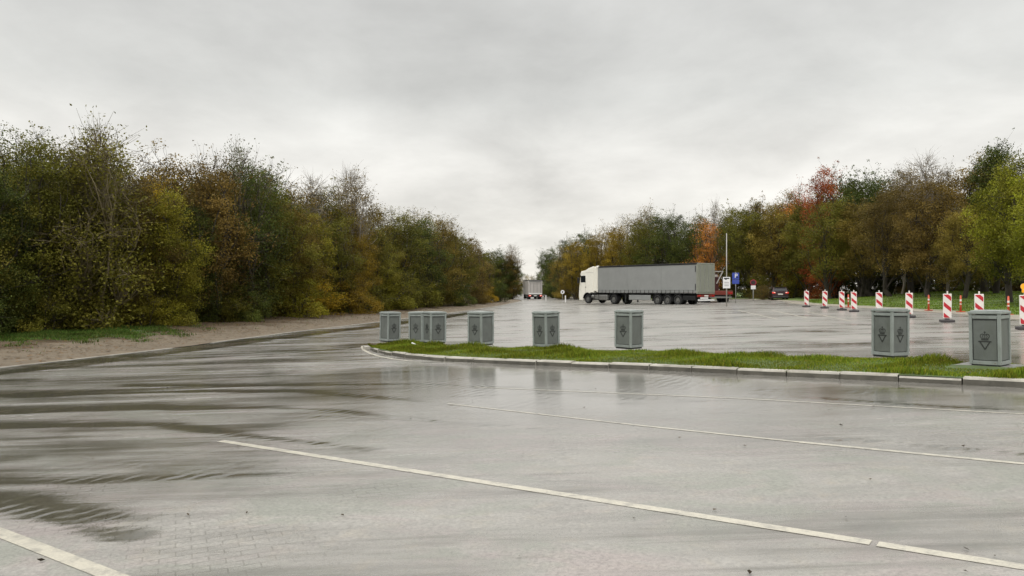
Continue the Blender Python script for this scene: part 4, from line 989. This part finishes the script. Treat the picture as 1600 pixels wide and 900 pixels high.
for k_, (px, y, kind, colr, f) in enumerate(frontR):
    rtree(px, y, kind, colr, f, f'{colr} tree, {ORD[k_]} from the near end in the right-hand wood front row', 300+k_, .92 if kind == 'broad' else .95)
backR = [(1690, 50, 'hedge', 'olive green'), (1615, 54, 'hedge', 'olive green'), (1540, 62, 'hedge', 'brown'), (1480, 68, 'loose', 'brown'), (1425, 74, 'hedge', 'brown'), (1370, 82, 'hedge', 'dark green'), (1345, 84, 'hedge', 'dark green'), (1305, 90, 'hedge', 'dark green'), (1240, 104, 'hedge', 'olive brown'), (1190, 106, 'hedge', 'brown'), (1145, 108, 'hedge', 'olive green'),
    (1095, 112, 'hedge', 'olive green'), (1055, 114, 'hedge', 'dark green'), (1018, 116, 'hedge', 'dark green'), (982, 117, 'loose', 'olive brown'), (945, 120, 'loose', 'ochre'), (912, 124, 'hedge', 'dark green'), (885, 132, 'hedge', 'dark green')]
for k_, (px, y, kind, colr) in enumerate(backR):
    if px > 1130 and kind == 'hedge': kind = 'broad'
    rtree(px, y, kind, colr, 1., f'{colr} tree, {ORD[k_]} from the near end in the right-hand wood back row', 340+k_, .95)
for k_, px in enumerate(range(1720, 900, -42)):
    y = float(np.interp(px, [880, 1000, 1200, 1400, 1720], [140, 124, 112, 86, 62])); colr = ('dark green', 'dark brown')[k_ % 2]
    rtree(px, y, 'hedge', colr, .82, f'{colr} tree, {ORD[k_]} from the near end deep inside the right-hand wood', 380+k_, 1.2)
rtree(1288, 86, 'hedge', 'rusty red', 1., 'red-leaved tree top standing out above the right-hand wood', 420, .72, None, 'maple_tree', 250)
rtree(1250, 100, 'loose', 'rusty red', 1., 'smaller rusty red tree top left of the red-leaved one', 421, .7, None, 'maple_tree', 276)
rtree(1226, 97, 'loose', 'orange', 1., 'rusty orange tree behind the parked car', 422, .8, None, 'maple_tree', 312)
rtree(1140, 101, 'hedge', 'olive green', .9, 'olive green tree right of the orange tree, above the tall pole', 423, .8, None)
rtree(1118, 108, 'bare', 'ochre', 1., 'bare spiky tree top over the bright orange tree', 424, .5, None, 'bare_tree', 306)
rtree(1445, 66, 'bare', 'brown', 1., 'bare twiggy tree top above the brown trees on the right', 425, .95, None, 'bare_tree', 232)
rtree(1480, 66, 'sparse', 'dark brown', 1., 'thin dark-leaved tree beside the bare twiggy top', 426, .8, None, 'birch_tree', 246)
rtree(1408, 70, 'sparse', 'dark brown', 1., 'thin dark-leaved tree left of the bare twiggy top', 429, .7, None, 'birch_tree', 250)
rtree(1556, 58, 'pine', 'dark green', 1., 'tall dark evergreen at the right, behind the bright green tree', 427, .9, None, 'pine_tree', 198)
rtree(1010, 113, 'sparse', 'ochre', 1., 'wispy thin tree top above the middle of the trailer', 428, .8, None, 'birch_tree', 312)
k_ = 0
for px in range(1700, 1130, -38):
    y = float(np.interp(px, [1130, 1250, 1400, 1700], [106, 101, 84, 60])); x = (px-800)/F*y; colr = ('dark green', 'olive green', 'dark green', 'dark brown')[k_ % 4]
    tree('shrub', 'shrub', x, y, 3.1, colr, f'{colr} undergrowth shrub under the right-hand wood, {ORD[k_]} from its near end', 'shrub', 'undergrowth of the right-hand wood', 1.35, 440+k_, zr(x, y)+.03, 3.); k_ += 1
for px, y, h, colr, lab in ((1192, 86, 1.6, 'brown', 'low rust-brown bush left of the parked car'), (1238, 92, 3.4, 'yellow-green', 'yellow-green shrub behind the parked car'), (1188, 94, 3.0, 'olive green', 'green shrub behind the round red sign')):
    x = (px-800)/F*y; tree('shrub', 'shrub', x, y, h, colr, lab, 'shrub', None, 1.2, int(px), gz(x)+.1, 3.)
for k_, (px, y, h) in enumerate(((812, 330, 8.5), (822, 345, 9.5), (832, 350, 9), (842, 340, 8))):
    x = (px-800)/F*y; tree('distant_tree', 'loose', x, y, h, 'pale', 'pale distant tree closing the gap at the end of the road', 'tree', 'pale distant trees at the end of the road', 1.2, 480+k_)  # distance haze put into the leaf colour as a pale tint

for k_, (px, y, h) in enumerate(((790, 165, 8), (778, 150, 8), (806, 190, 8), (858, 172, 9), (870, 160, 9), (884, 150, 9), (868, 190, 9), (872, 215, 9), (902, 138, 9), (920, 134, 9))):
    x = (px-800)/F*y; tree('broadleaf_tree', 'hedge', x, y, h, ('dark green', 'olive brown')[k_ % 2], 'dark tree lining the far end of the road behind the distant lorry', 'tree', 'dark trees lining the far end of the road', 1.2, 500+k_)
for k_, px in enumerate(range(864, 1130, 24)):
    y = float(np.interp(px, [858, 880, 1000, 1130], [146, 124, 108, 101])); x = (px-800)/F*y; colr = ('dark green', 'olive brown', 'dark brown')[k_ % 3]
    tree('shrub', 'shrub', x, y, 3.0, colr, f'{colr} shrub under the far trees, {ORD[k_]} from the distant lorry', 'shrub', 'undergrowth behind the long lorry', 1.3, 520+k_, gz(x)+.1, 3.)

for k_, px in enumerate(range(-170, 806, 46)):
    x, y = left_at(px, 11.); h = lheight(px, y)*.8-gz(x)
    tree('broadleaf_tree', 'hedge', x, y, h, 'dark green', 'dark green tree in the unlit rear of the left-hand wood', 'tree', 'dark trees at the rear of the left-hand wood', 1.35, 560+k_, gz(x)+.3)
